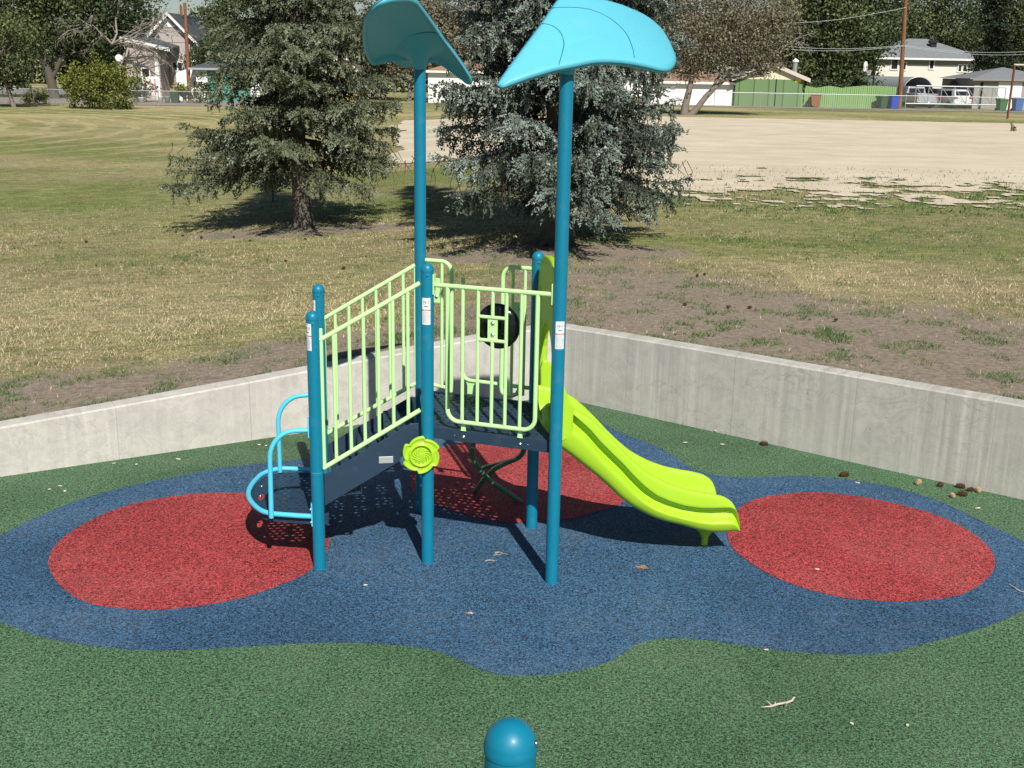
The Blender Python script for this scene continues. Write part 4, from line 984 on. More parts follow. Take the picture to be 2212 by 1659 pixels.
# green garage with the cream gable
YG = 98.8; gz = .8
r, xa, xb = house('garage', 'green board garage with a cream gable end', 1590, 1735, YG, 7.5, gz, zat(1660, 171, YG), M_GREENB, 'garage')
ze = zat(1660, 170, YG); zp = zat(1664, 139, YG)
gable_roof(r, xa-.1, xb+.25, YG-.012, 7.5, ze, zp, M_SHING, M_CRM, .30, .08, fascia=plain('gable_fascia', (.55, .50, .42), .7))
mb = MB(); mb.box((xat(1724.5, 170, YG)-.25, YG-.03, ze-.25), (xat(1724.5, 170, YG)+.25, YG-.003, ze-.05)); mb.build('number_plate', plain('yellow_plate', (.75, .62, .10), .6), r)
mb = MB(); x_ = xat(1675, 200, YG); mb.box((x_-.05, YG-.015, gz), (x_+.05, YG-.002, ze)); mb.build('door_gap', M_DARK, r)
# white garage with brown roof
r, xa, xb = house('garage', 'long white garage with a brown roof behind the leaning trunks', 1408, 1586, YG+.5, 7, gz, zat(1500, 178, YG), M_WHITE, 'garage')
ze = zat(1500, 177, YG); hip_roof(r, xa, xb, YG+.5, 7, ze, zat(1500, 142, YG+3), M_SHBR, .35, M_TRIM)
mb = MB(); x_ = xat(1544, 200, YG+.5); mb.box((x_-.03, YG+.48, gz), (x_+.03, YG+.497, ze)); mb.build('door_gap', M_LGREY, r)
# dark steel chimney pipe
c_ = atY(1717, 150, YG+6); t_ = empty('chimney_pipe', (c_[0], c_[1], gz)); tag(t_, 'tall grey flue pipe rising right of the cream gable', 'chimney')
mb = MB(); mb.tube([(c_[0], c_[1], gz), (c_[0], c_[1], zat(1717, 133, YG+6))], .22, 12); mb.build('flue', M_GALV, t_); mb = MB(); mb.lathe([(.30, 0), (.30, .12), (.0001, .35)], (c_[0], c_[1], zat(1717, 134, YG+6)), 12); mb.build('cowl', M_LABEL, t_)
# green board fence
fx0, fx1 = xat(1738, 200, 99.3), xat(1934, 200, 99.3); bf = empty('board_fence', ((fx0+fx1)/2, 99.3, gz)); tag(bf, 'bright green vertical board fence right of the green garage', 'fence')
mb = MB(); x = fx0; k = 0; rr = random.Random(9)
tops = [(187, 0), (191, .12), (186, .25), (190, .4), (186, .55), (184, .7), (184, .8), (186, 1.0)]
while x < fx1:
    t = (x-fx0)/(fx1-fx0); py = np.interp(t, [a[1] for a in tops], [a[0] for a in tops]); zt = zat(1838, py, 99.3); yj = .012*(k % 2)
    mb.box((x, 99.3+yj, gz-.05), (x+.155, 99.322+yj, zt+rr.uniform(-.01, .01))); x += .178; k += 1
mb.build('boards', M_GFEN, bf)
mb = MB(); zt = zat(1838, 188, 99.3)
mb.box((fx0, 99.36, zt-.35), (fx1, 99.42, zt-.26)); mb.box((fx0, 99.36, gz+.3), (fx1, 99.42, gz+.39)); mb.build('rails', M_GFEN, bf)
mb = MB(); mb.box((fx0-.30, 99.25, gz), (fx0-.12, 99.45, zat(1737, 170, 99.3))); mb.build('gate_post', M_GFEN, bf)
# brown two-storey house
YH = 122.0
r, xa, xb = house('house', 'two-storey cream and brown house with a grey hip roof behind the parked vehicles', 1890, 2118, YH, 9, gz, zat(2000, 128, YH), M_CREAMW)
ze = zat(2000, 126, YH); hip_roof(r, xa, xb, YH, 9, ze, zat(2000, 84, YH+4.5), M_SHING, .55, M_TRIM)
mb = MB(); mb.box((xa-.012, YH-.012, zat(2000, 140, YH)), (xb+.012, YH+9.012, ze-.02)); mb.build('upper_cladding', M_TAUPEW, r)
for a in ((1927, 1940, 127, 149), (1950, 1957, 136, 150), (2009.5, 2017.5, 130, 148), (2071, 2077, 141, 154), (2081, 2088, 141, 154)): window(r, *a, YH-.014)
x_, z_ = xat(2016, 95, YH+2.5), zat(2016, 98, YH+2.5); mb = MB(); mb.box((x_-.3, YH+2.3, z_-.5), (x_+.3, YH+2.8, z_+.25)); mb.box((x_-.42, YH+2.2, z_+.25), (x_+.42, YH+2.9, z_+.5)); mb.build('roof_vent', M_DARK, r)
# right garage
YR = 104.0
r, xa, xb = house('garage', 'wide garage with a grey hip roof at the right edge of the photo', 2107, 2300, YR, 8, gz, zat(2180, 172, YR), M_TAUPEW, 'garage')
hip_roof(r, xa, xb, YR, 8, zat(2180, 171, YR), zat(2200, 146, YR+4), M_SHING, .35, plain('taupe_gutter', (.25, .23, .21), .6))
x0, x1 = xat(2155, 200, YR), xat(2206, 200, YR); mb = MB(); mb.box((x0, YR-.04, gz), (x1, YR-.003, zat(2180, 177, YR))); mb.build('garage_door', M_WHITE, r)
x0, x1 = xat(2116, 200, YR), xat(2122, 200, YR); mb = MB(); mb.box((x0, YR-.03, gz), (x1, YR-.003, zat(2120, 178, YR))); mb.build('door', M_DARK, r)

# arched storage tent
YT = 107.0; x0, x1 = xat(1950, 200, YT), xat(2014, 200, YT); zc = zat(1982, 198, YT); zt = zat(1982, 166, YT); rx = (x1-x0)/2; xm = (x0+x1)/2
t_ = empty('shelter_tent', (xm, YT, gz)); tag(t_, 'grey arched storage tent with a dark open mouth behind the pickup', 'tent')
ar = [(x0, gz)]+[(xm-rx*math.cos(a), zc+(zt-zc)*math.sin(a)) for a in np.linspace(0, PI, 20)]+[(x1, gz)]
mb = MB(); n = len(ar); mb.add([(x, YT, z) for x, z in ar]+[(x-2.6, YT+6.5, z) for x, z in ar], [(i, i+1, i+1+n, i+n) for i in range(n-1)], True); mb.build('canopy', plain('tarp_grey', (.24, .27, .28), .6), t_)
mb = MB(); mb.add([(x-2.5, YT+6.4, z) for x, z in ar], [tuple(range(n))]); mb.build('rear_panel', M_DARK, t_)
mb = MB(); mb.tube([(x, YT, z) for x, z in ar], .05, 6); mb.build('hoop', M_GALV, t_)
# slatted canopy roof (gazebo) right of the tent
x0, x1 = xat(2062, 170, 108), xat(2116, 170, 108); zt = zat(2090, 165, 108); t_ = empty('gazebo', ((x0+x1)/2, 108, gz)); tag(t_, 'thin brown curved gazebo roof on slim posts above the white suv', 'gazebo')
mb = MB(); n = 14; vs = []
for i in range(n+1):
    t = i/n; x = x0+(x1-x0)*t; z = zt-.9*(2*t-1)**2*.9+.1
    vs += [(x, 107.2, z-.55), (x, 109, z), (x, 110.8, z-.55)]
mb.add(vs, [(3*i+j, 3*i+3+j, 3*i+4+j, 3*i+1+j) for i in range(n) for j in range(2)], True); mb.build('canopy', plain('gazebo_brown', (.16, .11, .09), .7), t_)
for x in (x0+.4, x1-.4):
    mb = MB(); mb.tube([(x, 107.4, gz), (x, 107.4, zt-.6)], .05, 8); mb.build('gazebo_post', M_DARK, t_)

# sliding tube gate
YF = 100.4; gx0, gx1 = xat(1978, 200, YF), xat(2172, 200, YF); zt, zbt = zat(2060, 187, YF), zat(2060, 228, YF)+.1
t_ = empty('sliding_gate', ((gx0+gx1)/2, YF, gz)); tag(t_, 'long galvanised tube gate with diagonal braces in front of the parked vehicles', 'gate')
mb = MB(); mb.tube([(gx0, YF, zt), (gx1, YF, zt)], .06, 8); mb.build('top_tube', M_GALV, t_); mb = MB(); mb.tube([(gx0-.8, YF, zbt), (gx1+.2, YF, zbt)], .06, 8); mb.build('bottom_tube', M_GALV, t_)
nb_ = 7; xs_ = np.linspace(gx0, gx1, nb_+1)
for i, x in enumerate(xs_):
    mb = MB(); mb.tube([(x, YF-.003, zbt), (x, YF-.003, zt)], .04, 6); mb.build('upright', M_GALV, t_)
    if i < nb_: mb = MB(); mb.tube([(x, YF+.02, zt-.05), (xs_[i+1], YF+.02, zbt+.05)], .03, 6); mb.build('brace', M_GALV, t_)

# utility poles + wires
def upole(name, label, base, top, r0, r1, arm=None):
    o = empty(name, tuple(base)); tag(o, label, 'pole'); mb = MB(); b_ = np.array(base); t_ = np.array(top)
    mb.tube([b_+(t_-b_)*t for t in np.linspace(0, 1, 6)], [r0+(r1-r0)*t for t in np.linspace(0, 1, 6)], 12); mb.build('pole_shaft', M_UPOLE, o); return o
YP = 99.6; P0 = atY(1943, 231, YP); P1 = atY(1959, -40, YP)
upole('utility_pole', 'tall brown wooden utility pole rising in front of the grey-roofed house', (P0[0], YP, gz), (P1[0], YP, P1[2]), .20, .15)
P0 = atY(409, 205, 112); P1 = atY(399, 6, 112)
p_ = upole('utility_pole', 'weathered orange-brown utility pole standing in front of the gabled house', (P0[0], 112, -.1), (P1[0], 112, P1[2]), .20, .15)
mb = MB(); tz = zat(397, 22, 112); mb.tube([(P1[0]-.32, 111.8, tz-.5), (P1[0]-.32, 111.8, tz+.4)], .13, 10); mb.build('transformer', M_UPOLE, p_)
for k, (ya, yb, ymid, X0, X1, Yw) in enumerate(((112, 92, 0, 1440, 1955, YP), (52, 22, 0, 1640, 1958, YP), (170, 176, 0, 1640, 1952, YP), (176, 182, 0, 1640, 1952, YP), (177, 190, 0, 1952, 2260, YP), (183, 204, 0, 1952, 2260, YP))):
    if k == 0: continue
    ya_, yb_ = {1: (52, 16), 2: (94, 98), 3: (101, 100), 4: (98, 109), 5: (100, 116)}[k]
    a = atY(X0, ya_, Yw-.25); b = atY(X1, yb_, Yw-.25); pts = [a+(b-a)*t-np.array([0, 0, .35*math.sin(PI*t)]) for t in np.linspace(0, 1, 14)]
    mb = MB(); mb.tube(pts, .013, 5); tag(mb.build('power_cable', M_GALV), ['', 'highest sagging cable running left from the top of the brown pole', 'upper of two cables left of the brown pole crossing dark trees', 'lower of two cables left of the brown pole crossing dark trees', 'upper of two cables running right from the brown pole past the grey roof', 'lower of two cables running right from the brown pole past the grey roof'][k], 'cable')
a = atY(250, 64, 111.5); b = atY(405, 62, 111.5); mb = MB(); mb.tube([a+(b-a)*t-np.array([0, 0, .4*math.sin(PI*t)]) for t in np.linspace(0, 1, 12)], .014, 5); tag(mb.build('power_cable', M_GALV), 'cable crossing the white trimmed gable of the taupe house', 'cable')

# wheelie bins
def wbin(label, px, py, Y, h, col, rot=0.0, w=None):
    p = atY(px, py, Y); o = empty('wheelie_bin', (p[0], Y, gz), rot); tag(o, label, 'bin', 'wheelie bins along the lane'); w = (w or .72)/2; d = .40
    m_ = plain('bin_plastic', col, .5, .4); M4 = Matrix.Translation((p[0], Y, gz)) @ Matrix.Rotation(rot, 4, 'Z')
    mb = MB(); lo, hi = .80, 1.0; z0, z1 = .06, h*.88
    vs = [M4 @ Vector(q) for q in ((-w*lo, -d*lo, z0), (w*lo, -d*lo, z0), (w*lo, d*.75, z0), (-w*lo, d*.75, z0), (-w, -d, z1), (w, -d, z1), (w, d, z1), (-w, d, z1))]
    mb.add(vs, [(0,3,2,1),(4,5,6,7),(0,1,5,4),(1,2,6,5),(2,3,7,6),(3,0,4,7)]); mb.build('bin_body', m_, o, bevel=.03)
    mb = MB(); w2, d2 = w*1.08, d*1.1
    mb.add([M4 @ Vector(q) for q in ((-w2, -d2, z1+.004), (w2, -d2, z1+.004), (w2, d2, z1+.004), (-w2, d2, z1+.004), (-w2, -d2, z1+.07), (w2, -d2, z1+.07), (w2*.9, d2, h), (-w2*.9, d2, h))], [(0,3,2,1),(4,5,6,7),(0,1,5,4),(1,2,6,5),(2,3,7,6),(3,0,4,7)]); mb.build('lid', m_, o, bevel=.02)
    mb = MB(); mb.tube([M4 @ Vector((-w, d2+.05, z1-.02)), M4 @ Vector((w, d2+.05, z1-.02))], .025, 8); mb.build('handle', m_, o)
    for s in (-1, 1):
        mb = MB(); c = M4 @ Vector((s*w*.92, d*.72, .13)); mb.lathe([(.0001, -.03), (.13, -.03), (.13, .03), (.0001, .03)], c, 14, axis=(M4.to_3x3() @ Vector((1, 0, 0)))); mb.build('wheel', M_BLACK, o)
wbin('brown wheelie bin at the left end of the green board fence', 1762, 225, 98.6, 1.15, (.30, .135, .065), PI/2*.8, .78)
wbin('dark green wheelie bin beside the blue one at the brown utility pole', 1905, 225, 98.5, 1.08, (.03, .095, .035), .35)
wbin('bright blue wheelie bin leaning against the brown utility pole', 1929, 225, 98.3, 1.18, (.012, .055, .42), .2)
wbin('green wheelie bin near the white garage door at the right edge', 2164, 225, 98.6, 1.05, (.035, .14, .045), .1)
wbin('faded blue wheelie bin at the far right by the garage', 2198, 225, 98.4, 1.18, (.045, .13, .33), .1)

# vehicles
def wheel(c, r, ax, parent):
    mb = MB(); mb.lathe([(.0001, -.11), (r*.6, -.11), (r, -.09), (r, .09), (r*.6, .11), (.0001, .11)], c, 20, axis=ax); w = mb.build('wheel', M_BLACK, parent)
    mb = MB(); mb.lathe([(.0001, -.118), (r*.58, -.115), (r*.6, -.105)], c, 16, axis=ax); mb.build('rim', M_GALV, w)
def body_sections(secs):
    """secs: list of (y, [(x,z)...]) half outlines mirrored into closed loops, lofted along y"""
    vs = []; n = None
    for y, h in secs:
        lp_ = [(x, z) for x, z in h]+[(-x, z) for x, z in h[::-1]]; n = len(lp_); vs += [(x, y, z) for x, z in lp_]
    k = len(secs); return vs, [(i*n+j, i*n+(j+1) % n, (i+1)*n+(j+1) % n, (i+1)*n+j) for i in range(k-1) for j in range(n)]+[tuple(range(n)), tuple(range((k-1)*n, k*n))]
def place(name, label, cat, px, Y, rot):
    p = atY(px, 215, Y); o = empty(name, (p[0], Y, gz), rot); tag(o, label, cat, 'vehicles parked behind the sliding gate'); return o, Matrix.Translation((p[0], Y, gz)) @ Matrix.Rotation(rot, 4, 'Z')
def suv(o, M4, col, rot):
    pm = plain('car_paint', col, .25, .5, .1, .02, coat=.6); W_ = .92
    low = lambda w, t: [(w*.90, .30), (w, .45), (w, .80), (w*.965, t)]
    secs = [(0, [(W_*.86, .42), (W_*.92, .55), (W_*.94, .80), (W_*.86, .98)]), (.10, low(W_*.98, 1.04)), (.5, low(W_, 1.06)), (2.6, low(W_, 1.05)), (3.3, low(W_, 1.02)), (4.2, low(W_*.97, .92)), (4.55, [(W_*.85, .35), (W_*.9, .5), (W_*.88, .7), (W_*.8, .8)])]
    vs, fs = body_sections(secs); mb = MB(); mb.add([M4 @ Vector(v) for v in vs], fs); mb.build('body', pm, o, bevel=.05)
    secs = [(.18, [(W_*.90, 1.02), (W_*.84, 1.14)]), (.42, [(W_*.92, 1.02), (W_*.74, 1.60)]), (.8, [(W_*.93, 1.02), (W_*.76, 1.68)]), (2.0, [(W_*.93, 1.02), (W_*.76, 1.69)]), (2.7, [(W_*.92, 1.02), (W_*.72, 1.60)]), (3.45, [(W_*.88, 1.0), (W_*.80, 1.04)])]
    vs, fs = body_sections(secs); mb = MB(); mb.add([M4 @ Vector(v) for v in vs], fs); mb.build('cabin', pm, o, bevel=.04)
    g1 = [(-W_*.72, .165, 1.17), (W_*.72, .165, 1.17), (W_*.66, .375, 1.52), (-W_*.66, .375, 1.52)]; mb = MB(); mb.add([M4 @ Vector((x, y-.02, z)) for x, y, z in g1]+[M4 @ Vector((x, y+.02, z)) for x, y, z in g1], [(0,1,2,3),(7,6,5,4),(0,4,5,1),(1,5,6,2),(2,6,7,3),(3,7,4,0)]); mb.build('rear_window', M_GLASS, o)
    for s in (-1, 1):
        g2 = [(.55, 1.10), (3.1, 1.10), (2.65, 1.50), (.75, 1.55)]; mb = MB(); mb.add([M4 @ Vector((s*(W_*.935-(z-1.02)*.27+dx), y, z)) for dx in (.0, .02) for y, z in g2], [(0,1,2,3),(7,6,5,4),(0,4,5,1),(1,5,6,2),(2,6,7,3),(3,7,4,0)]); mb.build('side_window', M_GLASS, o)
        mb = MB(); mb.box((s*W_*.62 if s > 0 else -W_*.97, -.02, .86), (W_*.97 if s > 0 else -W_*.62, .16, 1.0), M4); mb.build('tail_light', M_TAIL, o, bevel=.02)
        for y in (.85, 3.65): wheel(M4 @ Vector((s*(W_-.10), y, .35)), .35, (M4.to_3x3() @ Vector((s, 0, 0))), o)
    mb = MB(); mb.box((-W_*.9, -.06, .42), (W_*.9, .10, .62), M4); mb.build('bumper', pm, o, bevel=.05)
    mb = MB(); mb.box((-.26, -.075, .64), (.26, -.02, .76), M4); mb.build('licence_plate', M_LABEL, o)
M_TAIL = plain('tail_light_red', (.45, .015, .015), .3)
o, M4 = place('suv', 'white suv parked nose-in right of the silver pickup', 'car', 2081, 103.2, math.radians(14)); suv(o, M4, (.80, .80, .80), 0)
o, M4 = place('parked_car', 'dark grey car squeezed between the silver pickup and the white suv', 'car', 2044, 104.8, math.radians(18)); suv(o, M4, (.045, .05, .055), 0)
o, M4 = place('pickup_truck', 'silver pickup with its tailgate facing the lane behind the tube gate', 'pickup truck', 2003, 102.6, math.radians(10)); pm = plain('silver_paint', (.46, .48, .51), .3, .5, .3, .02, coat=.5); Wp = .98
mb = MB(); mb.box((-Wp, 0, .55), (-Wp+.10, 2.0, 1.28), M4); mb.box((Wp-.10, 0, .55), (Wp, 2.0, 1.28), M4); mb.box((-Wp+.1, 1.9, .55), (Wp-.1, 2.0, 1.28), M4); mb.box((-Wp+.1, .1, .55), (Wp-.1, 1.9, .75), M4); mb.build('bed', pm, o, bevel=.03)
mb = MB(); mb.box((-Wp+.13, -.03, .62), (Wp-.13, .06, 1.26), M4); mb.build('tailgate', pm, o, bevel=.03)
vs, fs = body_sections([(2.02, [(Wp, .5), (Wp, 1.15), (Wp*.80, 1.80)]), (2.3, [(Wp, .5), (Wp, 1.15), (Wp*.80, 1.86)]), (3.9, [(Wp, .5), (Wp, 1.15), (Wp*.78, 1.82)]), (4.6, [(Wp, .5), (Wp, 1.12), (Wp*.85, 1.22)]), (5.7, [(Wp*.97, .5), (Wp*.95, 1.0), (Wp*.85, 1.08)])]); mb = MB(); mb.add([M4 @ Vector(v) for v in vs], fs); mb.build('cab', pm, o, bevel=.05)
mb = MB(); mb.box((-.70, 1.985, 1.30), (.70, 2.03, 1.68), M4); mb.build('rear_window', M_GLASS, o)
for s in (-1, 1):
    mb = MB(); mb.box((s*Wp-.08, -.04, .80), (s*Wp+.03, .10, 1.18), M4); mb.build('tail_light', M_TAIL, o, bevel=.01)
    for y in (.95, 4.75): wheel(M4 @ Vector((s*(Wp-.12), y, .39)), .39, (M4.to_3x3() @ Vector((s, 0, 0))), o)
mb = MB(); mb.box((-Wp*.95, -.14, .44), (Wp*.95, .0, .60), M4); mb.build('bumper', M_GALV, o, bevel=.03)
mb = MB(); mb.box((-.16, -.160, .46), (.16, -.142, .60), M4); mb.build('licence_plate', M_LABEL, o)

# basketball hoop
p = atY(1884, 200, 101.5); o = empty('basketball_hoop', (p[0], 101.5, gz)); tag(o, 'basketball hoop with a white fan backboard over the green board fence', 'basketball hoop')
zb_ = zat(1868, 144, 101.2); xb_ = xat(1870, 144, 101.2)
mb = MB(); mb.tube([(p[0], 101.5, gz), (p[0], 101.5, zb_-.1)], .06, 8); mb.tube([(p[0], 101.5, zb_-.15), (xb_+.05, 101.2, zb_)], .04, 6); mb.build('pole', M_DARK, o)
pts = [(.55*math.cos(a), .45*math.sin(a)) for a in np.linspace(.0, PI, 12)]+[(-.45, -.4), (.45, -.4)]
M4 = Matrix.Translation((xb_, 101.15, zb_)) @ Matrix.Rotation(math.radians(55), 4, 'Z'); mb = MB(); mb.prism([(x*.9, z) for x, z in pts], M4, 0, .04); mb.build('backboard', M_WHITE, o)
rc = M4 @ Vector((0, -.30, -.28)); mb = MB(); mb.tube([(rc.x+.23*math.cos(a), rc.y+.23*math.sin(a), rc.z) for a in np.linspace(0, 2*PI, 20)], .014, 6, cap=False); mb.build('rim', plain('hoop_orange', (.55, .12, .03), .5), o)
mb = MB()
for k in range(10):
    a = 2*PI*k/10; b2 = a+.5; mb.tube([(rc.x+.23*math.cos(a), rc.y+.23*math.sin(a), rc.z), (rc.x+.12*math.cos(b2), rc.y+.12*math.sin(b2), rc.z-.42)], .012, 4); mb.tube([(rc.x+.23*math.cos(a), rc.y+.23*math.sin(a), rc.z), (rc.x+.12*math.cos(a-.5), rc.y+.12*math.sin(a-.5), rc.z-.42)], .012, 4)
mb.build('net', M_LABEL, o)
# rusty goal frame at the right edge
p = gl(2176, 257); q_ = atY(2192, 140, p[1]); o = empty('goal_frame', tuple(p)); tag(o, 'rust-brown upright of a tall goal frame at the far right edge of the sand', 'goal')
M_RUST = plain('rusty_pipe', (.17, .055, .035), .85, .2, var=.5, scale=6)
mb = MB(); mb.tube([(p[0], p[1], p[2]-.1), (q_[0], p[1], q_[2])], .075, 12); mb.build('upright', M_RUST, o)
mb = MB(); mb.tube([(q_[0]-.05, p[1], q_[2]), (q_[0]+5.2, p[1], q_[2]+.02)], .065, 10); mb.build('crossbar', M_WALK, o)
mb = MB(); mb.tube([(q_[0]+5.15, p[1], q_[2]), (q_[0]+5.15, p[1], p[2]-.1)], .075, 12); mb.build('upright', M_RUST, o)

# the hare
p = gl(2187, 284.5); o = empty('hare', tuple(p), 0); tag(o, 'grey-brown hare sitting upright on the sand near the right edge', 'hare')
M_FUR = plain('hare_fur', (.20, .155, .11), .95, .05, var=.25, scale=12); M_FURL = plain('hare_pale_fur', (.55, .48, .38), .95, .05)
def skin(name, chains, mat, parent, loc):
    me = bpy.data.meshes.new(name); vs = []; es = []; rs = []
    for ch in chains:
        base = len(vs); root_i = ch.get('root')
        for i, (pt, r) in enumerate(ch['p']):
            vs.append(pt); rs.append(r); 
            if i > 0: es.append((len(vs)-2, len(vs)-1))
            elif root_i is not None: es.append((root_i, len(vs)-1))
    me.from_pydata(vs, es, []); ob = bpy.data.objects.new(name, me); COL.objects.link(ob)
    m_ = ob.modifiers.new('skin', 'SKIN'); m_.use_smooth_shade = True
    for v, r in zip(me.skin_vertices[0].data, rs): v.radius = (r if isinstance(r, tuple) else (r, r))
    me.skin_vertices[0].data[0].use_root = True
    s_ = ob.modifiers.new('sub', 'SUBSURF'); s_.levels = 2; s_.render_levels = 2
    me.materials.append(mat); ob.parent = parent; ob.matrix_parent_inverse = Matrix.Identity(4); return ob
# local: x to the right of the photo, z up; it faces left
hb = skin('hare_body', [
    {'p': [((.10, 0, .13), (.105, .11)), ((.06, 0, .19), (.10, .10)), ((.0, 0, .25), (.085, .085)), ((-.06, 0, .32), (.06, .065)), ((-.085, 0, .385), (.045, .05)), ((-.11, 0, .42), (.048, .05)), ((-.155, 0, .405), (.032, .034)), ((-.185, 0, .395), (.020, .022))]},
    {'root': 0, 'p': [((.155, 0, .09), .06), ((.205, 0, .07), .028)]},
    {'root': 0, 'p': [((.06, -.085, .09), .065), ((.10, -.095, .035), .032), ((-.01, -.10, .02), .022)]},
    {'root': 0, 'p': [((.06, .085, .09), .065), ((.10, .095, .035), .032), ((-.01, .10, .02), .022)]},
    {'root': 3, 'p': [((-.065, -.045, .20), .032), ((-.07, -.045, .10), .022), ((-.085, -.045, .015), .018)]},
    {'root': 3, 'p': [((-.065, .045, .20), .032), ((-.07, .045, .10), .022), ((-.085, .045, .015), .018)]},
    {'root': 5, 'p': [((-.085, -.028, .46), .014), ((-.070, -.034, .53), (.022, .012)), ((-.060, -.036, .585), (.008, .006))]},
    {'root': 5, 'p': [((-.080, .028, .46), .014), ((-.055, .034, .53), (.022, .012)), ((-.040, .036, .585), (.008, .006))]}], M_FUR, o, p)
mb = MB(); mb.lathe([(.0001, -.03), (.026, -.012), (.028, .01), (.0001, .03)], np.array(p)+np.array([.235, 0, .085]), 10); mb.build('tail', M_FURL, o)
for s in (-1, 1):
    mb = MB(); mb.lathe([(.0001, -.008), (.0075, 0), (.0001, .008)], np.array(p)+np.array([-.135, s*.037, .425]), 8); mb.build('eye', M_BLACK, o)

# ---------------- left side buildings
YL = 118.0; gL = float(Lh(-45))
r, xa, xb = house('house', 'taupe house with a steep white-trimmed gable', 319, 428, YL, 12, gL, zat(370, 92, YL), M_TAUPE)
gable_roof(r, xa, xb, YL-.012, 12, zat(370, 90, YL), zat(359, 31, YL), M_SHDK, M_TAUPE, .55, .16)
window(r, 373.5, 393, 135, 152, YL-.014, mull=1); window(r, 417, 423, 133, 146, YL-.014)
mb = MB(); x_ = xat(359, 50, YL-.02); z_ = zat(359, 50, YL); mb.add([(x_-.9, YL-.05, z_-.35), (x_+.9, YL-.05, z_-.35), (x_, YL-.05, z_+.55), (x_-.9, YL-.015, z_-.35), (x_+.9, YL-.015, z_-.35), (x_, YL-.015, z_+.55)], [(0,1,2),(5,4,3),(0,3,4,1),(1,4,5,2),(2,5,3,0)]); mb.build('gable_vent', M_TRIM, r)
# lower wing of the same house
x0, x1 = xat(272, 150, YL-3), xat(346, 150, YL-3); mb = MB(); z1 = zat(346, 108, YL-3); z0 = zat(272, 88, YL-3)
mb.add([(x0, YL-3, gL-.3), (x1, YL-3, gL-.3), (x1, YL-3, z1), (x0, YL-3, z0), (x0, YL+2, gL-.3), (x1+.01, YL-.02, gL-.3), (x1+.01, YL-.02, z1), (x0, YL+2, z0)], [(0,1,2,3),(1,5,6,2),(3,2,6,7),(0,3,7,4)]); mb.build('wing', M_TAUPE, r)
mb = MB(); mb.add([(x0-.3, YL-3.4, z0+.05), (x1+1.2, YL-3.4, z1-.10), (x1+1.2, YL-.1, z1+.05), (x0-.3, YL-.1, z0+.75), (x0-.3, YL-3.4, z0+.35), (x1+1.2, YL-3.4, z1+.20), (x1+1.2, YL-.1, z1+.45), (x0-.3, YL-.1, z0+1.05)], [(0,3,2,1),(4,5,6,7),(0,1,5,4),(1,2,6,5),(2,3,7,6),(3,0,4,7)]); mb.build('porch_roof', M_SHDK, r)
mb = MB(); mb.add([(x0-.3, YL-3.45, z0+.0), (x1+1.2, YL-3.45, z1-.15), (x1+1.2, YL-3.45, z1+.22), (x0-.3, YL-3.45, z0+.38), (x0-.3, YL-3.41, z0+.0), (x1+1.2, YL-3.41, z1-.15), (x1+1.2, YL-3.41, z1+.22), (x0-.3, YL-3.41, z0+.38)], [(0,1,2,3),(7,6,5,4),(0,4,5,1),(1,5,6,2),(2,6,7,3),(3,7,4,0)]); mb.build('fascia', M_TRIM, r)
window(r, 307, 322, 148, 172, YL-3.01)
mb = MB(); mb.box((x1-.5, YL-3.05, gL), (x1-.15, YL-3.003, z1-.1)); mb.build('corner_board', M_TRIM, r)
# white lean-to shed
r, xa, xb = house('shed', 'small white lean-to shed behind the left utility pole', 381, 424, YL-5, 3.2, gL, zat(381, 160, YL-5), M_WHITE, 'shed')
mb = MB(); za, zb2 = zat(381, 157, YL-5), zat(424, 143, YL-5); mb.add([(xa, YL-5.01, za-.3), (xb, YL-5.01, za-.3), (xb, YL-5.01, zb2), (xa, YL-5.01, za), (xa, YL-1.8, za-.3), (xb, YL-1.8, za-.3), (xb, YL-1.8, zb2), (xa, YL-1.8, za)], [(0,1,2,3),(7,6,5,4),(0,4,5,1),(1,5,6,2),(2,6,7,3),(3,7,4,0)]); mb.build('sloped_top', M_WHITE, r)
# garage with the teal door
r, xa, xb = house('garage', 'white garage with a teal roll door and a dark hip roof', 424, 560, YL-6, 7, gL, zat(450, 149, YL-6), M_WHITE, 'garage')
hip_roof(r, xa, xb, YL-6, 7, zat(450, 147, YL-6), zat(480, 116, YL-3), M_SHDK, .55, M_LGREY)
x0, x1 = xat(448, 170, YL-6), xat(540, 170, YL-6); mb = MB(); mb.box((x0, YL-6.05, gL), (x1, YL-6.003, zat(450, 153, YL-6))); mb.build('garage_door', M_TEAL, r)
# more houses glimpsed between the spruces
r, xa, xb = house('house', 'yellow clapboard house glimpsed between the spruces', 708, 770, 124, 9, gL+.2, zat(740, 150, 124), M_YEL)
gable_roof(r, xa, xb, 123.98, 9, zat(740, 150, 124), zat(750, 118, 124), M_SHBR, M_YEL, .4, .14); window(r, 752, 762, 172, 186, 123.97)
r, xa, xb = house('garage', 'low white garage glimpsed behind the silvery spruce', 925, 1075, 112, 8, .4, zat(1000, 155, 112), M_WHITE, 'garage')
hip_roof(r, xa, xb, 112, 8, zat(1000, 154, 112), zat(1000, 128, 116), M_SHBR, .4)
r, xa, xb = house('house', 'white house glimpsed behind the right spruce', 1190, 1400, 126, 9, .6, zat(1300, 140, 126), M_WHITE)
hip_roof(r, xa, xb, 126, 9, zat(1300, 139, 126), zat(1300, 105, 130), M_SHBR, .4)
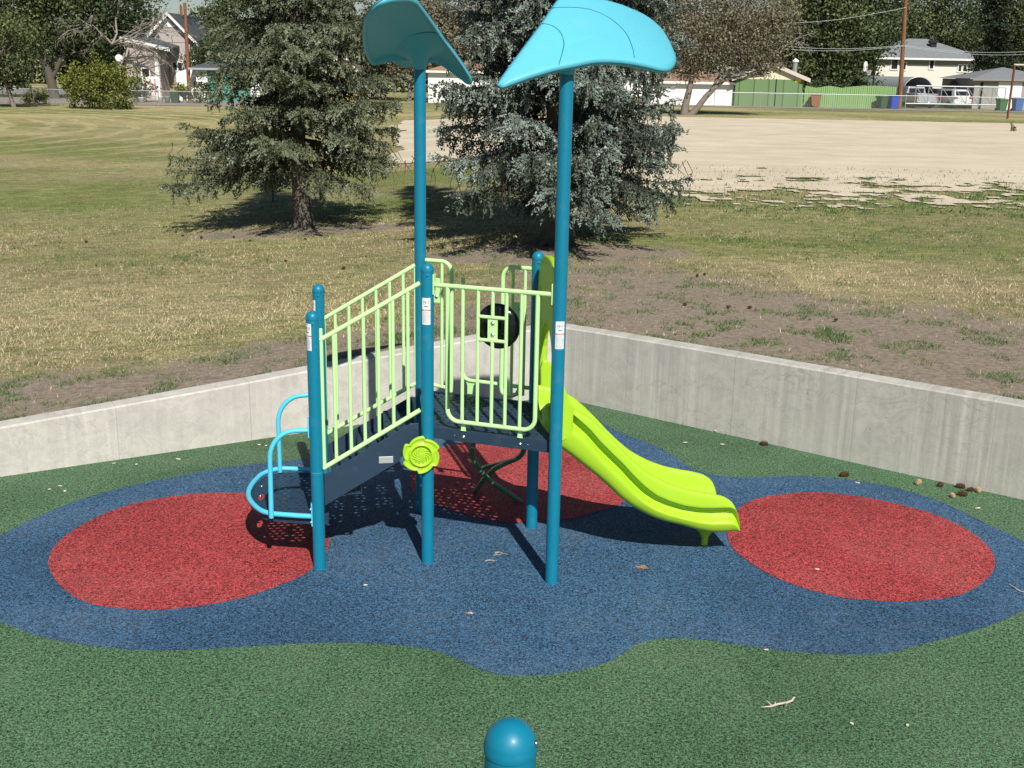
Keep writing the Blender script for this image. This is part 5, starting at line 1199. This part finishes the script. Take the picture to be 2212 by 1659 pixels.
# satellite dish
p = atY(257, 126, 112); o = empty('satellite_dish', (p[0], 112, gL)); tag(o, 'white satellite dish peeking over the round bush', 'satellite dish')
mb = MB(); mb.lathe([(.0001, 0), (.18, .02), (.34, .07), (.35, .08), (.18, .03), (.0001, .01)], (p[0], 112, p[2]), 24, axis=(.3, -1, .35)); mb.build('dish', M_WHITE, o)
mb = MB(); mb.tube([(p[0], 112.15, gL), (p[0], 112.1, p[2])], .05, 8); mb.build('mast', M_GALV, o)
# garden clutter by the taupe house
o = None
p = atY(378, 198, 104); wz = gz; gz = gL; wbin('dark green bin in the yard beside the left utility pole', 378, 205, 106, 1.05, (.02, .07, .035), .1, .75); gz = wz
for k, (px, py, Y, rr_, h_, lab) in enumerate(((346, 205, 105.5, .22, .55, 'white bucket in the yard left of the green bin'), (305, 213, 104, .28, .5, 'white pot in the yard right of the round bush'), (361, 206, 105, .25, .6, 'grey planter in the yard in front of the taupe house'))):
    p = atY(px, py, Y); mb = MB(); mb.lathe([(.0001, 0), (rr_*.8, 0), (rr_, h_), (rr_*1.1, h_+.02), (rr_*.9, h_-.03), (.0001, h_-.1)], (p[0], Y, gL), 14); o = mb.build('plant_pot', M_WHITE if k < 2 else M_LGREY); tag(o, lab, 'pot')
# deck rack with red stripes
p = atY(325, 180, 108); o = empty('striped_awning', (p[0], 108, gL)); tag(o, 'red and white striped panel standing beside the taupe house window', 'screen')
for k in range(7):
    x = p[0]-.75+k*.22; mb = MB(); mb.box((x, 108, gL+.7), (x+.12, 108.05, gL+2.1)); mb.build('stripe', plain('rack_red', (.50, .24, .19), .7) if k % 2 else M_WHITE, o)
mb = MB(); mb.box((p[0]-.8, 108.06, gL+.6), (p[0]+.85, 108.12, gL+2.3)); mb.build('panel', M_WHITE, o)
# yellow warning sign by the street
p = atY(221, 140, 117); o = empty('road_sign', (p[0], 117, gL)); tag(o, 'orange-yellow sign in the shade of the big trees on the left', 'sign')
mb = MB(); mb.box((p[0]-.35, 117, p[2]-.6), (p[0]+.35, 117.03, p[2]+.35)); mb.build('sign_panel', plain('sign_yellow', (.55, .33, .02), .6), o)
mb = MB(); mb.tube([(p[0], 117.05, gL), (p[0], 117.05, p[2]+.3)], .04, 6); mb.build('sign_post', M_GALV, o)
p = atY(169, 190, 150); o = empty('street_light', (p[0], 151, gL)); tag(o, 'thin grey street pole between the left trees', 'pole'); mb = MB(); mb.tube([(p[0], 151, gL), (p[0], 151, gL+5.2)], .09, 8); mb.build('pole_shaft', M_GALV, o)
# ================================================================ trees and bushes
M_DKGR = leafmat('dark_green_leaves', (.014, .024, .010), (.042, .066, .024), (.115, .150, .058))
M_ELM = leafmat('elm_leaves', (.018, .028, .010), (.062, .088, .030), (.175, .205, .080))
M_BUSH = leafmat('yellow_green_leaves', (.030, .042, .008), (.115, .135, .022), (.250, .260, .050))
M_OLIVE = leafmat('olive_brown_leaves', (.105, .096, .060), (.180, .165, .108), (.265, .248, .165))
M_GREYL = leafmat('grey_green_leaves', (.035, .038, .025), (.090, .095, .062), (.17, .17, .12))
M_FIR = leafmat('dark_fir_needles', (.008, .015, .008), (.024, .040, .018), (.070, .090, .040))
def at_tree(px, Y): p = atY(px, 200, Y); return (p[0], Y, float(Lh(p[0]))-.03)
S_ = lambda px_w, Y: px_w*Y/F
# round bush on the left
b = at_tree(217, 89.7)
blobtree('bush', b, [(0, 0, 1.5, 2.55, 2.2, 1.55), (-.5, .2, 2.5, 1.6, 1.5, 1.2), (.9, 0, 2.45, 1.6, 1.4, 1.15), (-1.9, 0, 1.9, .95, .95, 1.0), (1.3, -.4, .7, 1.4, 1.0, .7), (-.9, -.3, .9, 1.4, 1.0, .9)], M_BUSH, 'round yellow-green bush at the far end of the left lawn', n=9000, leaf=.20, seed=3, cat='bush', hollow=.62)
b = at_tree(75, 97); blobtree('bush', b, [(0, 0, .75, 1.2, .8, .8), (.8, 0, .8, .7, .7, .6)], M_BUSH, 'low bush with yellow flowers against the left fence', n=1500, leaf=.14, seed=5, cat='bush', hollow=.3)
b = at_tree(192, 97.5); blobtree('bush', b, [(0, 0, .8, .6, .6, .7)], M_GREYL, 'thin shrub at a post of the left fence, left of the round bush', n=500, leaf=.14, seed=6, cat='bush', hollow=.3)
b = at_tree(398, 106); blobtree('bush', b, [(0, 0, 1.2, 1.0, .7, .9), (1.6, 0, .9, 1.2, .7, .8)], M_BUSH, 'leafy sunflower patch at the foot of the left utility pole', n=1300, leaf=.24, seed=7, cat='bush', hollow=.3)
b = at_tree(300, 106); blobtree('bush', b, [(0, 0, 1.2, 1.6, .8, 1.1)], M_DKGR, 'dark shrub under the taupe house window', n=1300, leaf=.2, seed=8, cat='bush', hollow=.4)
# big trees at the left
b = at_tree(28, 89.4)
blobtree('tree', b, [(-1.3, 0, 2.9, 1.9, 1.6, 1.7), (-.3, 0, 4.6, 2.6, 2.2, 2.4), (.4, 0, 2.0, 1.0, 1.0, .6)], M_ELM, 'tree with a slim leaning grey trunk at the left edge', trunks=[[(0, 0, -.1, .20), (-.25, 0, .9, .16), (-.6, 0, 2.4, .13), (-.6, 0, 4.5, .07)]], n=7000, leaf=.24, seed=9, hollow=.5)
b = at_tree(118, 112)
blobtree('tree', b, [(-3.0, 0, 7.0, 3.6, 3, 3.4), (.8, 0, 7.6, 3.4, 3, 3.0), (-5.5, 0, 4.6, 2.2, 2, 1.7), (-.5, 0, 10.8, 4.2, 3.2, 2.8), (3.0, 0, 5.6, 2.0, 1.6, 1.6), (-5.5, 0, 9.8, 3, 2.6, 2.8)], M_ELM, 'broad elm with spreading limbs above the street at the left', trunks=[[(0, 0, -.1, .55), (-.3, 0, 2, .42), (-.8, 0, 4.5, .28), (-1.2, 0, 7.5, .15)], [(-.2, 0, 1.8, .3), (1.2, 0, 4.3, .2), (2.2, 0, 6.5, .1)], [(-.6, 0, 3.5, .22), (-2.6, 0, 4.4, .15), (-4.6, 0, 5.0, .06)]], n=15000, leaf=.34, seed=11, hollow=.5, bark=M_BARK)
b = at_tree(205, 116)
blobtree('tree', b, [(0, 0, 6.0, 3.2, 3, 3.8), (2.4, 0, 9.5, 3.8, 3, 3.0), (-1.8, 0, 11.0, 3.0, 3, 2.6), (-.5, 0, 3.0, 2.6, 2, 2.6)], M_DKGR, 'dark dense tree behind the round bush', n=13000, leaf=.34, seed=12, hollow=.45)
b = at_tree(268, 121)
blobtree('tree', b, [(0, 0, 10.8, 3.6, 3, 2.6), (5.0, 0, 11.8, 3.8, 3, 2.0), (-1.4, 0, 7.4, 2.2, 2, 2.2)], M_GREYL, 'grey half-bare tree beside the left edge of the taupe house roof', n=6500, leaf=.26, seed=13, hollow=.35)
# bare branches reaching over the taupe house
b = at_tree(250, 113.5); o = empty('dead_tree', b); tag(o, 'bare grey branches reaching in front of the taupe house', 'tree'); mb = MB(); rg = random.Random(4)
def limb(p, d, L, r, lv):
    q_ = [np.array(p)]; dd = np.array(d, float)
    for k in range(4):
        dd = unit(dd+np.array([rg.gauss(0, .18), rg.gauss(0, .18), rg.gauss(-.06, .16)])); q_.append(q_[-1]+dd*L/4)
    mb.tube(q_, [r*(1-.75*k/4) for k in range(5)], 5, cap=False)
    if lv > 0:
        for _ in range(5 if lv > 1 else 5):
            k = rg.choice([1, 2, 3, 4]); limb(q_[k], unit(dd+np.array([rg.gauss(0, .7), rg.gauss(0, .5), rg.gauss(-.1, .6)])), L*rg.uniform(.45, .7), r*.5, lv-1)
limb(b, (.05, 0, 1), 5.8, .30, 0)
for d_ in ((1, -.3, .15), (1, -.2, .5), (.8, -.3, -.05), (.4, 0, 1), (-.4, -.3, .8)): limb(np.array(b)+np.array([0, 0, 5.2]), unit(np.array(d_, float)), 4.6, .12, 3)
mb.build('bare_limbs', M_TWIG, o, fixn=False)
b = at_tree(448, 117)
blobtree('tree', b, [(0, 0, 3.6, 2.2, 2, 1.9), (.9, 0, 5.0, 2.0, 2, 1.3)], M_DKGR, 'small round green tree behind the teal-door garage', n=4500, leaf=.24, seed=14, hollow=.6)
# behind the spruces
for k, (px, Y, mat, sc, hh, lab) in enumerate(((500, 128, M_ELM, 1.0, 1.05, 'green tree behind the dark garage roof'), (600, 132, M_DKGR, 1.1, 1.0, 'dark tree behind the left spruce'), (700, 134, M_ELM, 1.0, .9, 'tree above the yellow house'), (805, 128, M_GREYL, 1.0, .85, 'grey-green tree right of the yellow house'), (885, 120, M_OLIVE, .95, .95, 'brownish tree left of the rear roof post'), (972, 122, M_OLIVE, 1.1, 1.1, 'brown-leaved tree between the two petal roofs'), (1085, 132, M_ELM, 1.1, 1.0, 'tree behind the gap between the roof posts'), (1190, 134, M_DKGR, 1.1, 1.15, 'dark tree directly behind the right spruce'), (1300, 136, M_GREYL, 1.1, 1.1, 'grey-green tree behind the white house'), (1400, 138, M_DKGR, 1.0, 1.2, 'dark tree left of the olive-brown tree'))):
    b = at_tree(px, Y); jx = .3*((k*7) % 5-2)
    blobtree('tree', b, [(0, 0, 5.2*hh, 3.3*sc, 3, 3.4*hh), (1.7+jx, 0, 8.0*hh, 2.7*sc, 2.6, 2.6*hh), (-1.9, .4, 7.2*hh, 2.6*sc, 2.5, 2.5*hh), (.2-jx, 0, 10.2*hh, 2.2*sc, 2.2, 1.8*hh)], mat, lab, n=8500, leaf=.32, seed=30+k, hollow=.5, group='trees behind the spruces')
# leaning olive-brown tree
b = gl(1486, 248); b = (b[0], b[1], b[2]-.05); s = 76/F
def T(px, py, r): return ((px-1486)*s, 0, (248-py)*s, r)
blobtree('tree', b, [((1560-1486)*s, 0, (248-90)*s, 3.0, 2.6, 2.2), ((1490-1486)*s, .2, (248-105)*s, 2.0, 2.0, 2.0), ((1635-1486)*s, 0, (248-95)*s, 2.1, 1.9, 1.9), ((1595-1486)*s, 0, (248-25)*s, 3.2, 2.6, 2.0), ((1500-1486)*s, 0, (248-25)*s, 2.6, 2.4, 1.9), ((1640-1486)*s, 0, (248-140)*s, 1.3, 1.2, .75), ((1470-1486)*s, 0, (248-150)*s, 1.0, 1.2, .8), ((1672-1486)*s, 0, (248-55)*s, 1.1, 1.2, 1.4)],
    M_OLIVE, 'olive-brown tree with two leaning grey trunks at the far edge of the sand',
    trunks=[[T(1478, 251, .30), T(1480, 225, .24), T(1487, 190, .19), T(1492, 155, .14), T(1502, 110, .08)], [T(1488, 252, .26), T(1505, 232, .20), T(1522, 208, .18), T(1541, 188, .15), T(1565, 168, .12), T(1592, 140, .07)], [T(1530, 200, .10), T(1540, 178, .09), T(1556, 150, .07), T(1575, 115, .04)], [T(1556, 175, .09), T(1600, 163, .06), T(1640, 150, .03)]],
    n=26000, leaf=.17, seed=21, hollow=.35)
b = at_tree(1660, 100.5); o = empty('dead_branch', (b[0], b[1], b[2])); tag(o, 'bare white branch sticking out right of the olive-brown tree', 'branch'); mb = MB(); rg = random.Random(8)
q0 = atY(1690, 105, 100); mb.tube([(b[0]-1, 100, .8), (b[0]-.3, 100, 3.2), tuple(q0)], [.10, .09, .07], 6); limb(q0, (.8, 0, .6), 2.6, .06, 2); mb.build('bare_limbs', M_TWIG, o, fixn=False)
# right-hand wood: separate big dark trees
big = [(1722, 118, 1.0, 1.0, M_DKGR, 'dark tree just right of the bare white branch'), (1778, 112, 1.05, 1.0, M_ELM, 'dark leafy tree behind the left half of the green board fence'), (1842, 116, 1.0, 1.1, M_DKGR, 'tall dark tree behind the basketball hoop'), (1900, 133, 1.1, 1.15, M_ELM, 'big green tree left of the brown utility pole'), (1975, 138, 1.2, 1.1, M_ELM, 'big green tree above the ridge of the grey-roofed house'), (2050, 140, 1.1, 1.05, M_ELM, 'green tree above the right end of the grey roof'), (2165, 128, 1.1, 1.0, M_DKGR, 'dark tree behind the right garage'), (2232, 124, 1.0, 1.1, M_ELM, 'tree at the top right corner')]
for k, (px, Y, sc, hh, mat, lab) in enumerate(big):
    b = at_tree(px, Y)
    blobtree('tree', b, [(0, 0, 3.4*hh, 2.9*sc, 2.8, 3.2*hh), (1.4, 0, 6.6*hh, 3.0*sc, 2.8, 2.8*hh), (-1.5, .3, 7.6*hh, 2.9*sc, 2.6, 2.8*hh), (.3, 0, 10.6*hh, 2.9*sc, 2.6, 2.3*hh)], mat, lab, n=10000, leaf=.34, seed=50+k, hollow=.5, group='big trees behind the lane on the right')
b = at_tree(1800, 103); blobtree('bush', b, [(0, 0, 1.4, 2.6, 1.0, 1.0), (2.4, 0, 1.7, 1.8, 1, 1.0)], M_DKGR, 'dark shrubs just behind the green board fence', n=2600, leaf=.24, seed=70, cat='bush', hollow=.4)
# dark irregular conifer right of the grey roof
b = at_tree(2128, 111)
rg2 = np.random.default_rng(5); o = empty('conifer', b); tag(o, 'ragged dark conifer with a bare lower trunk in front of the house on the right', 'tree'); Cc_ = Cards(); mb = MB()
mb.tube([(b[0], b[1], b[2]-.1), (b[0]+.3, b[1], b[2]+5), (b[0]+.5, b[1], b[2]+11)], [.26, .18, .06], 8)
for k in range(60):
    z = 3.6+7.8*rg2.random()**.9; a = rg2.random()*2*PI; L = (2.9*(1-(z-3)/10.5))*rg2.uniform(.5, 1.1)+.4
    u = np.array([math.cos(a), math.sin(a), 0]); ps_ = np.array([np.array(b)+u*L*t+np.array([.3, 0, z+.35*t*L*.2-.28*L*t*t]) for t in np.linspace(0, 1, 6)]); mb.tube(ps_, [.05, .045, .035, .03, .02, .01], 4, cap=False)
    n_ = int(150*L/2); t = rg2.random(n_)**.75; cc = np.array(b)+u*L*t[:, None]+np.stack([.3+0*t, 0*t, z+.07*t*L-.28*L*t*t], -1)+rg2.normal(0, 1, (n_, 3))*np.array([.30, .30, .13])
    Cc_.add(cc, unit(rg2.normal(size=(n_, 3))+u*.6)*.3, np.full(n_, .15), np.clip(.4+.2*rg2.normal(size=n_)+(.2 if k % 4 == 0 else 0), 0, 1))
mb.build('trunk', M_BARK, o, fixn=False); Cc_.build('crown', M_FIR, o, cross=False)
# far hedge-line that closes the view
def backwood(px0, px1, Y, h, seed, mat, n):
    rg_ = np.random.default_rng(seed); x0, x1 = xat(px0, 200, Y), xat(px1, 200, Y); c = np.stack([rg_.uniform(x0, x1, n), rg_.uniform(Y, Y+8, n), np.zeros(n)], -1)
    top = h*(1+.22*np.sin(c[:, 0]*.35+seed)+.12*np.sin(c[:, 0]*1.1)); c[:, 2] = Lh(c[:, 0])+top*rg_.random(n)**.8
    d = unit(rg_.normal(size=(n, 3)))*.6; C2 = Cards(); C2.add(c, d, np.full(n, .42), np.clip(.35+.2*rg_.normal(size=n), 0, 1)); o = C2.build('far_wood', mat, None, cross=False); tag(o, kind='stuff'); return o
o = backwood(-1300, 420, 175, 9, 3, M_DKGR, 40000); tag(o, 'distant wood beyond the street at the left', 'wood')
o = backwood(380, 3400, 160, 8.5, 4, M_DKGR, 46000); tag(o, 'distant wood behind all the houses', 'wood')

# ================================================================ small things on the ground
M_CONE = plain('cone_brown', (.085, .045, .030), .85, .1, var=.5, scale=40); M_CONEL = plain('cone_tan', (.42, .30, .17), .85, .1, var=.4, scale=40)
def cone(loc, rz, L, mat, label, group):
    o = MB(); M4 = Matrix.Translation(loc) @ Matrix.Rotation(rz, 4, 'Z') @ Matrix.Rotation(PI/2, 4, 'Y'); R_ = L*.27
    o.add(*(lambda a: ([M4 @ Vector(v) for v in a[0]], a[1]))(lathev([(.0001, -L/2), (R_*.55, -L*.42), (R_*.9, -L*.15), (R_*.85, L*.15), (R_*.5, L*.4), (.0001, L/2)], 10)), True)
    for k in range(9):
        z = -L*.44+L*.88*k/8; r = R_*math.sqrt(max(.05, 1-(2*z/L)**2))*1.0; n = 8
        for j in range(n):
            a = 2*PI*(j+.5*(k % 2))/n; c = Vector((r*math.cos(a), r*math.sin(a), z)); out = Vector((math.cos(a), math.sin(a), .55)).normalized(); tn = Vector((-math.sin(a), math.cos(a), 0)); s = L*.10
            o.add([M4 @ (c-tn*s*.6), M4 @ (c+tn*s*.6), M4 @ (c+out*s*1.5+tn*s*.3), M4 @ (c+out*s*1.5-tn*s*.3), M4 @ (c+out*s*.5+Vector((0, 0, -s*.5)))], [(0,1,2,3),(0,4,1),(1,4,2),(2,4,3),(3,4,0)])
    ob = o.build('spruce_cone', mat, fixn=False); tag(ob, label, 'spruce cone', group); return ob
def lathev(prof_, n):
    vs = [(r*math.cos(2*PI*j/n), r*math.sin(2*PI*j/n), z) for r, z in prof_ for j in range(n)]
    return vs, [(i*n+j, i*n+(j+1) % n, (i+1)*n+(j+1) % n, (i+1)*n+j) for i in range(len(prof_)-1) for j in range(n)]
cl_ = [(1650, 958, .075, 0, 'dark cone at the foot of the wall above the slide exit, away from the others'), (1823, 1025, .085, .3, 'dark cone between the right blue patch and the wall, left of the cluster'), (1983, 1042, .075, 1, 'tan-ended cone at the left end of the cone cluster'), (2031, 1047, .065, .8, 'dark cone against the wall, left of the cone pair'), (2075, 1050, .08, 2.8, 'brown cone touching the wall in the middle of the cluster'), (2096, 1057, .06, .4, 'small dark cone beside the round tan cone'), (2113, 1059, .07, 1.4, 'round tan cone at the right end of the cluster'), (2058, 1071, .06, 1.6, 'tan cone lying below the cluster, left of a brown one'), (2080, 1067, .08, 2.9, 'brown cone lying below the cluster near the blue patch')]
for k, (px, py, L, rz, lab) in enumerate(cl_):
    p = gp(px, py, .018); cone((p[0], p[1], .019), rz, L, M_CONEL if k in (6, 7, 2) else M_CONE, lab, 'spruce cones along the wall')
for (px, py) in ((1744, 562), (1522, 595), (1506, 598), (1573, 666), (1619, 667), (1805, 694), (1479, 661)):
    p = gl(px, py); cone((p[0], p[1], p[2]+.02), random.uniform(0, 3), random.uniform(.045, .065), M_CONE, 'small dark spruce cone lying on the bare soil behind the right wall', 'spruce cones on the bare soil')
for (px, py) in ((395, 512), (435, 516), (505, 515), (541, 523), (660, 520), (617, 567), (742, 583), (186, 525)):
    p = gl(px, py); cone((p[0], p[1], p[2]+.03), random.uniform(0, 3), random.uniform(.05, .07), M_CONE, 'small dark spruce cone lying in the dry grass behind the left wall', 'spruce cones in the dry grass')
# stick with side twigs
M_STICK = plain('dry_stick', (.50, .44, .36), .9, .1, var=.3, scale=30)
def gv(px, py, h=.012): return gp(px, py, h)
mb = MB(); z25 = lambda x, y: (1316.6+x*.4048, 1206.9+y*.4048)
P_ = [gv(*z25(808, 792)), gv(*z25(860, 788), .016), gv(*z25(900, 775), .016), gv(*z25(945, 768), .018), gv(*z25(975, 756), .022), gv(*z25(985, 738), .03)]
mb.tube(P_, [.002, .006, .007, .007, .007, .004], 8); stk = mb.build('stick', M_STICK); tag(stk, 'dry forked stick lying on the green rubber at lower right', 'stick')
for a, b_ in (((865, 782), (838, 757)), ((940, 770), (943, 783)), ((978, 750), (992, 740)), ((885, 778), (884, 764))):
    mb = MB(); mb.tube([gv(*z25(*a), .018), gv(*z25(*b_), .03)], [.005, .002], 6); mb.build('side_twig', M_STICK, stk)
z2 = lambda x, y: (1316.6+x*.4048, 1206.9+y*.4048)
mb = MB(); mb.tube([gp(2180, 1262, .014), gp(2192, 1269, .016), gp(2204, 1277, .014), gp(2216, 1280, .012)], [.003, .004, .004, .002], 6); tag(mb.build('twig', M_STICK), 'thin curved twig on the blue rubber at the right edge', 'stick')
M_CHIP = plain('dry_leaf', (.62, .54, .40), .9, .1, var=.2)
chips = [(1840, 1563), (1960, 1567), (1655, 1404), (1765, 1230), (2112, 1098), (107, 1057), (140, 1061), (246, 1001), (385, 992), (295, 1003), (560, 961), (575, 963), (1545, 931), (1560, 960), (1852, 1043), (1016, 1325), (790, 1264), (1480, 956), (130, 1050)]
for k, (px, py) in enumerate(chips):
    p = gp(px, py, .010); a = random.uniform(0, 3); s = random.uniform(.009, .017); mb = MB(); n = 8
    ring = [(s*(1+.6*math.cos(2*a_))*math.cos(a_+a), s*(1+.6*math.cos(2*a_))*math.sin(a_+a)*.6) for a_ in np.linspace(0, 2*PI, n, endpoint=False)]
    mb.add([(p[0]+x, p[1]+y, .012+.006*random.random()) for x, y in ring]+[(p[0], p[1], .018)]+[(p[0]+x, p[1]+y, .0095) for x, y in ring], [(i, (i+1) % n, n) for i in range(n)]+[(i, i+n+1, (i+1) % n+n+1, (i+1) % n) for i in range(n)])
    tag(mb.build('dry_leaf', M_CHIP, fixn=False), 'tiny pale dry leaf scrap lying on the rubber surface', 'leaf', 'leaf scraps on the rubber')
M_NEED = plain('dry_needles', (.50, .25, .10), .9, .1)
for k, (px, py, n) in enumerate(((1385, 1226, 34), (1075, 1196, 12), (1060, 1212, 8), (1017, 1325, 5))):
    p = gp(px, py, .01); mb = MB()
    for _ in range(n):
        c = (p[0]+random.gauss(0, .018), p[1]+random.gauss(0, .014), .012+.006*random.random()); a = random.uniform(-.5, .5); l = random.uniform(.008, .022); mb.tube([(c[0]-l*math.cos(a), c[1]-l*math.sin(a), c[2]), (c[0]+l*math.cos(a), c[1]+l*math.sin(a), c[2])], .0012, 3)
    o = mb.build('needle_litter', M_NEED if k in (0, 3) else M_STICK, fixn=False); tag(o, ['orange tuft of dry needles on the blue rubber right of the roof post', 'pale dry needles scattered on the blue rubber between the front posts', 'few pale needles left of the front roof post foot', 'single orange needle wisp on the blue rubber in front of the posts'][k], 'needles', kind='stuff')

# pale blue seedling spruce left of the trunk
p = gl(590, 437); sd = empty('spruce_seedling', tuple(p)); tag(sd, 'tiny blue spruce seedling in the grass left of the bare spruce trunk', 'seedling')
mb = MB(); mb.tube([tuple(p), (p[0], p[1], p[2]+.5)], [.02, .008], 6); mb.build('trunk', M_BARK, sd)
rgs = np.random.default_rng(2); n_ = 1500; cc = np.array(p)+np.stack([rgs.normal(0, .26, n_), rgs.normal(0, .2, n_), .48+.10*rgs.normal(size=n_)], -1); C3 = Cards(); C3.add(cc, unit(rgs.normal(size=(n_, 3)))*.06, np.full(n_, .024), np.clip(.5+.25*rgs.normal(size=n_), 0, 1)); C3.build('crown', M_SPR, sd)
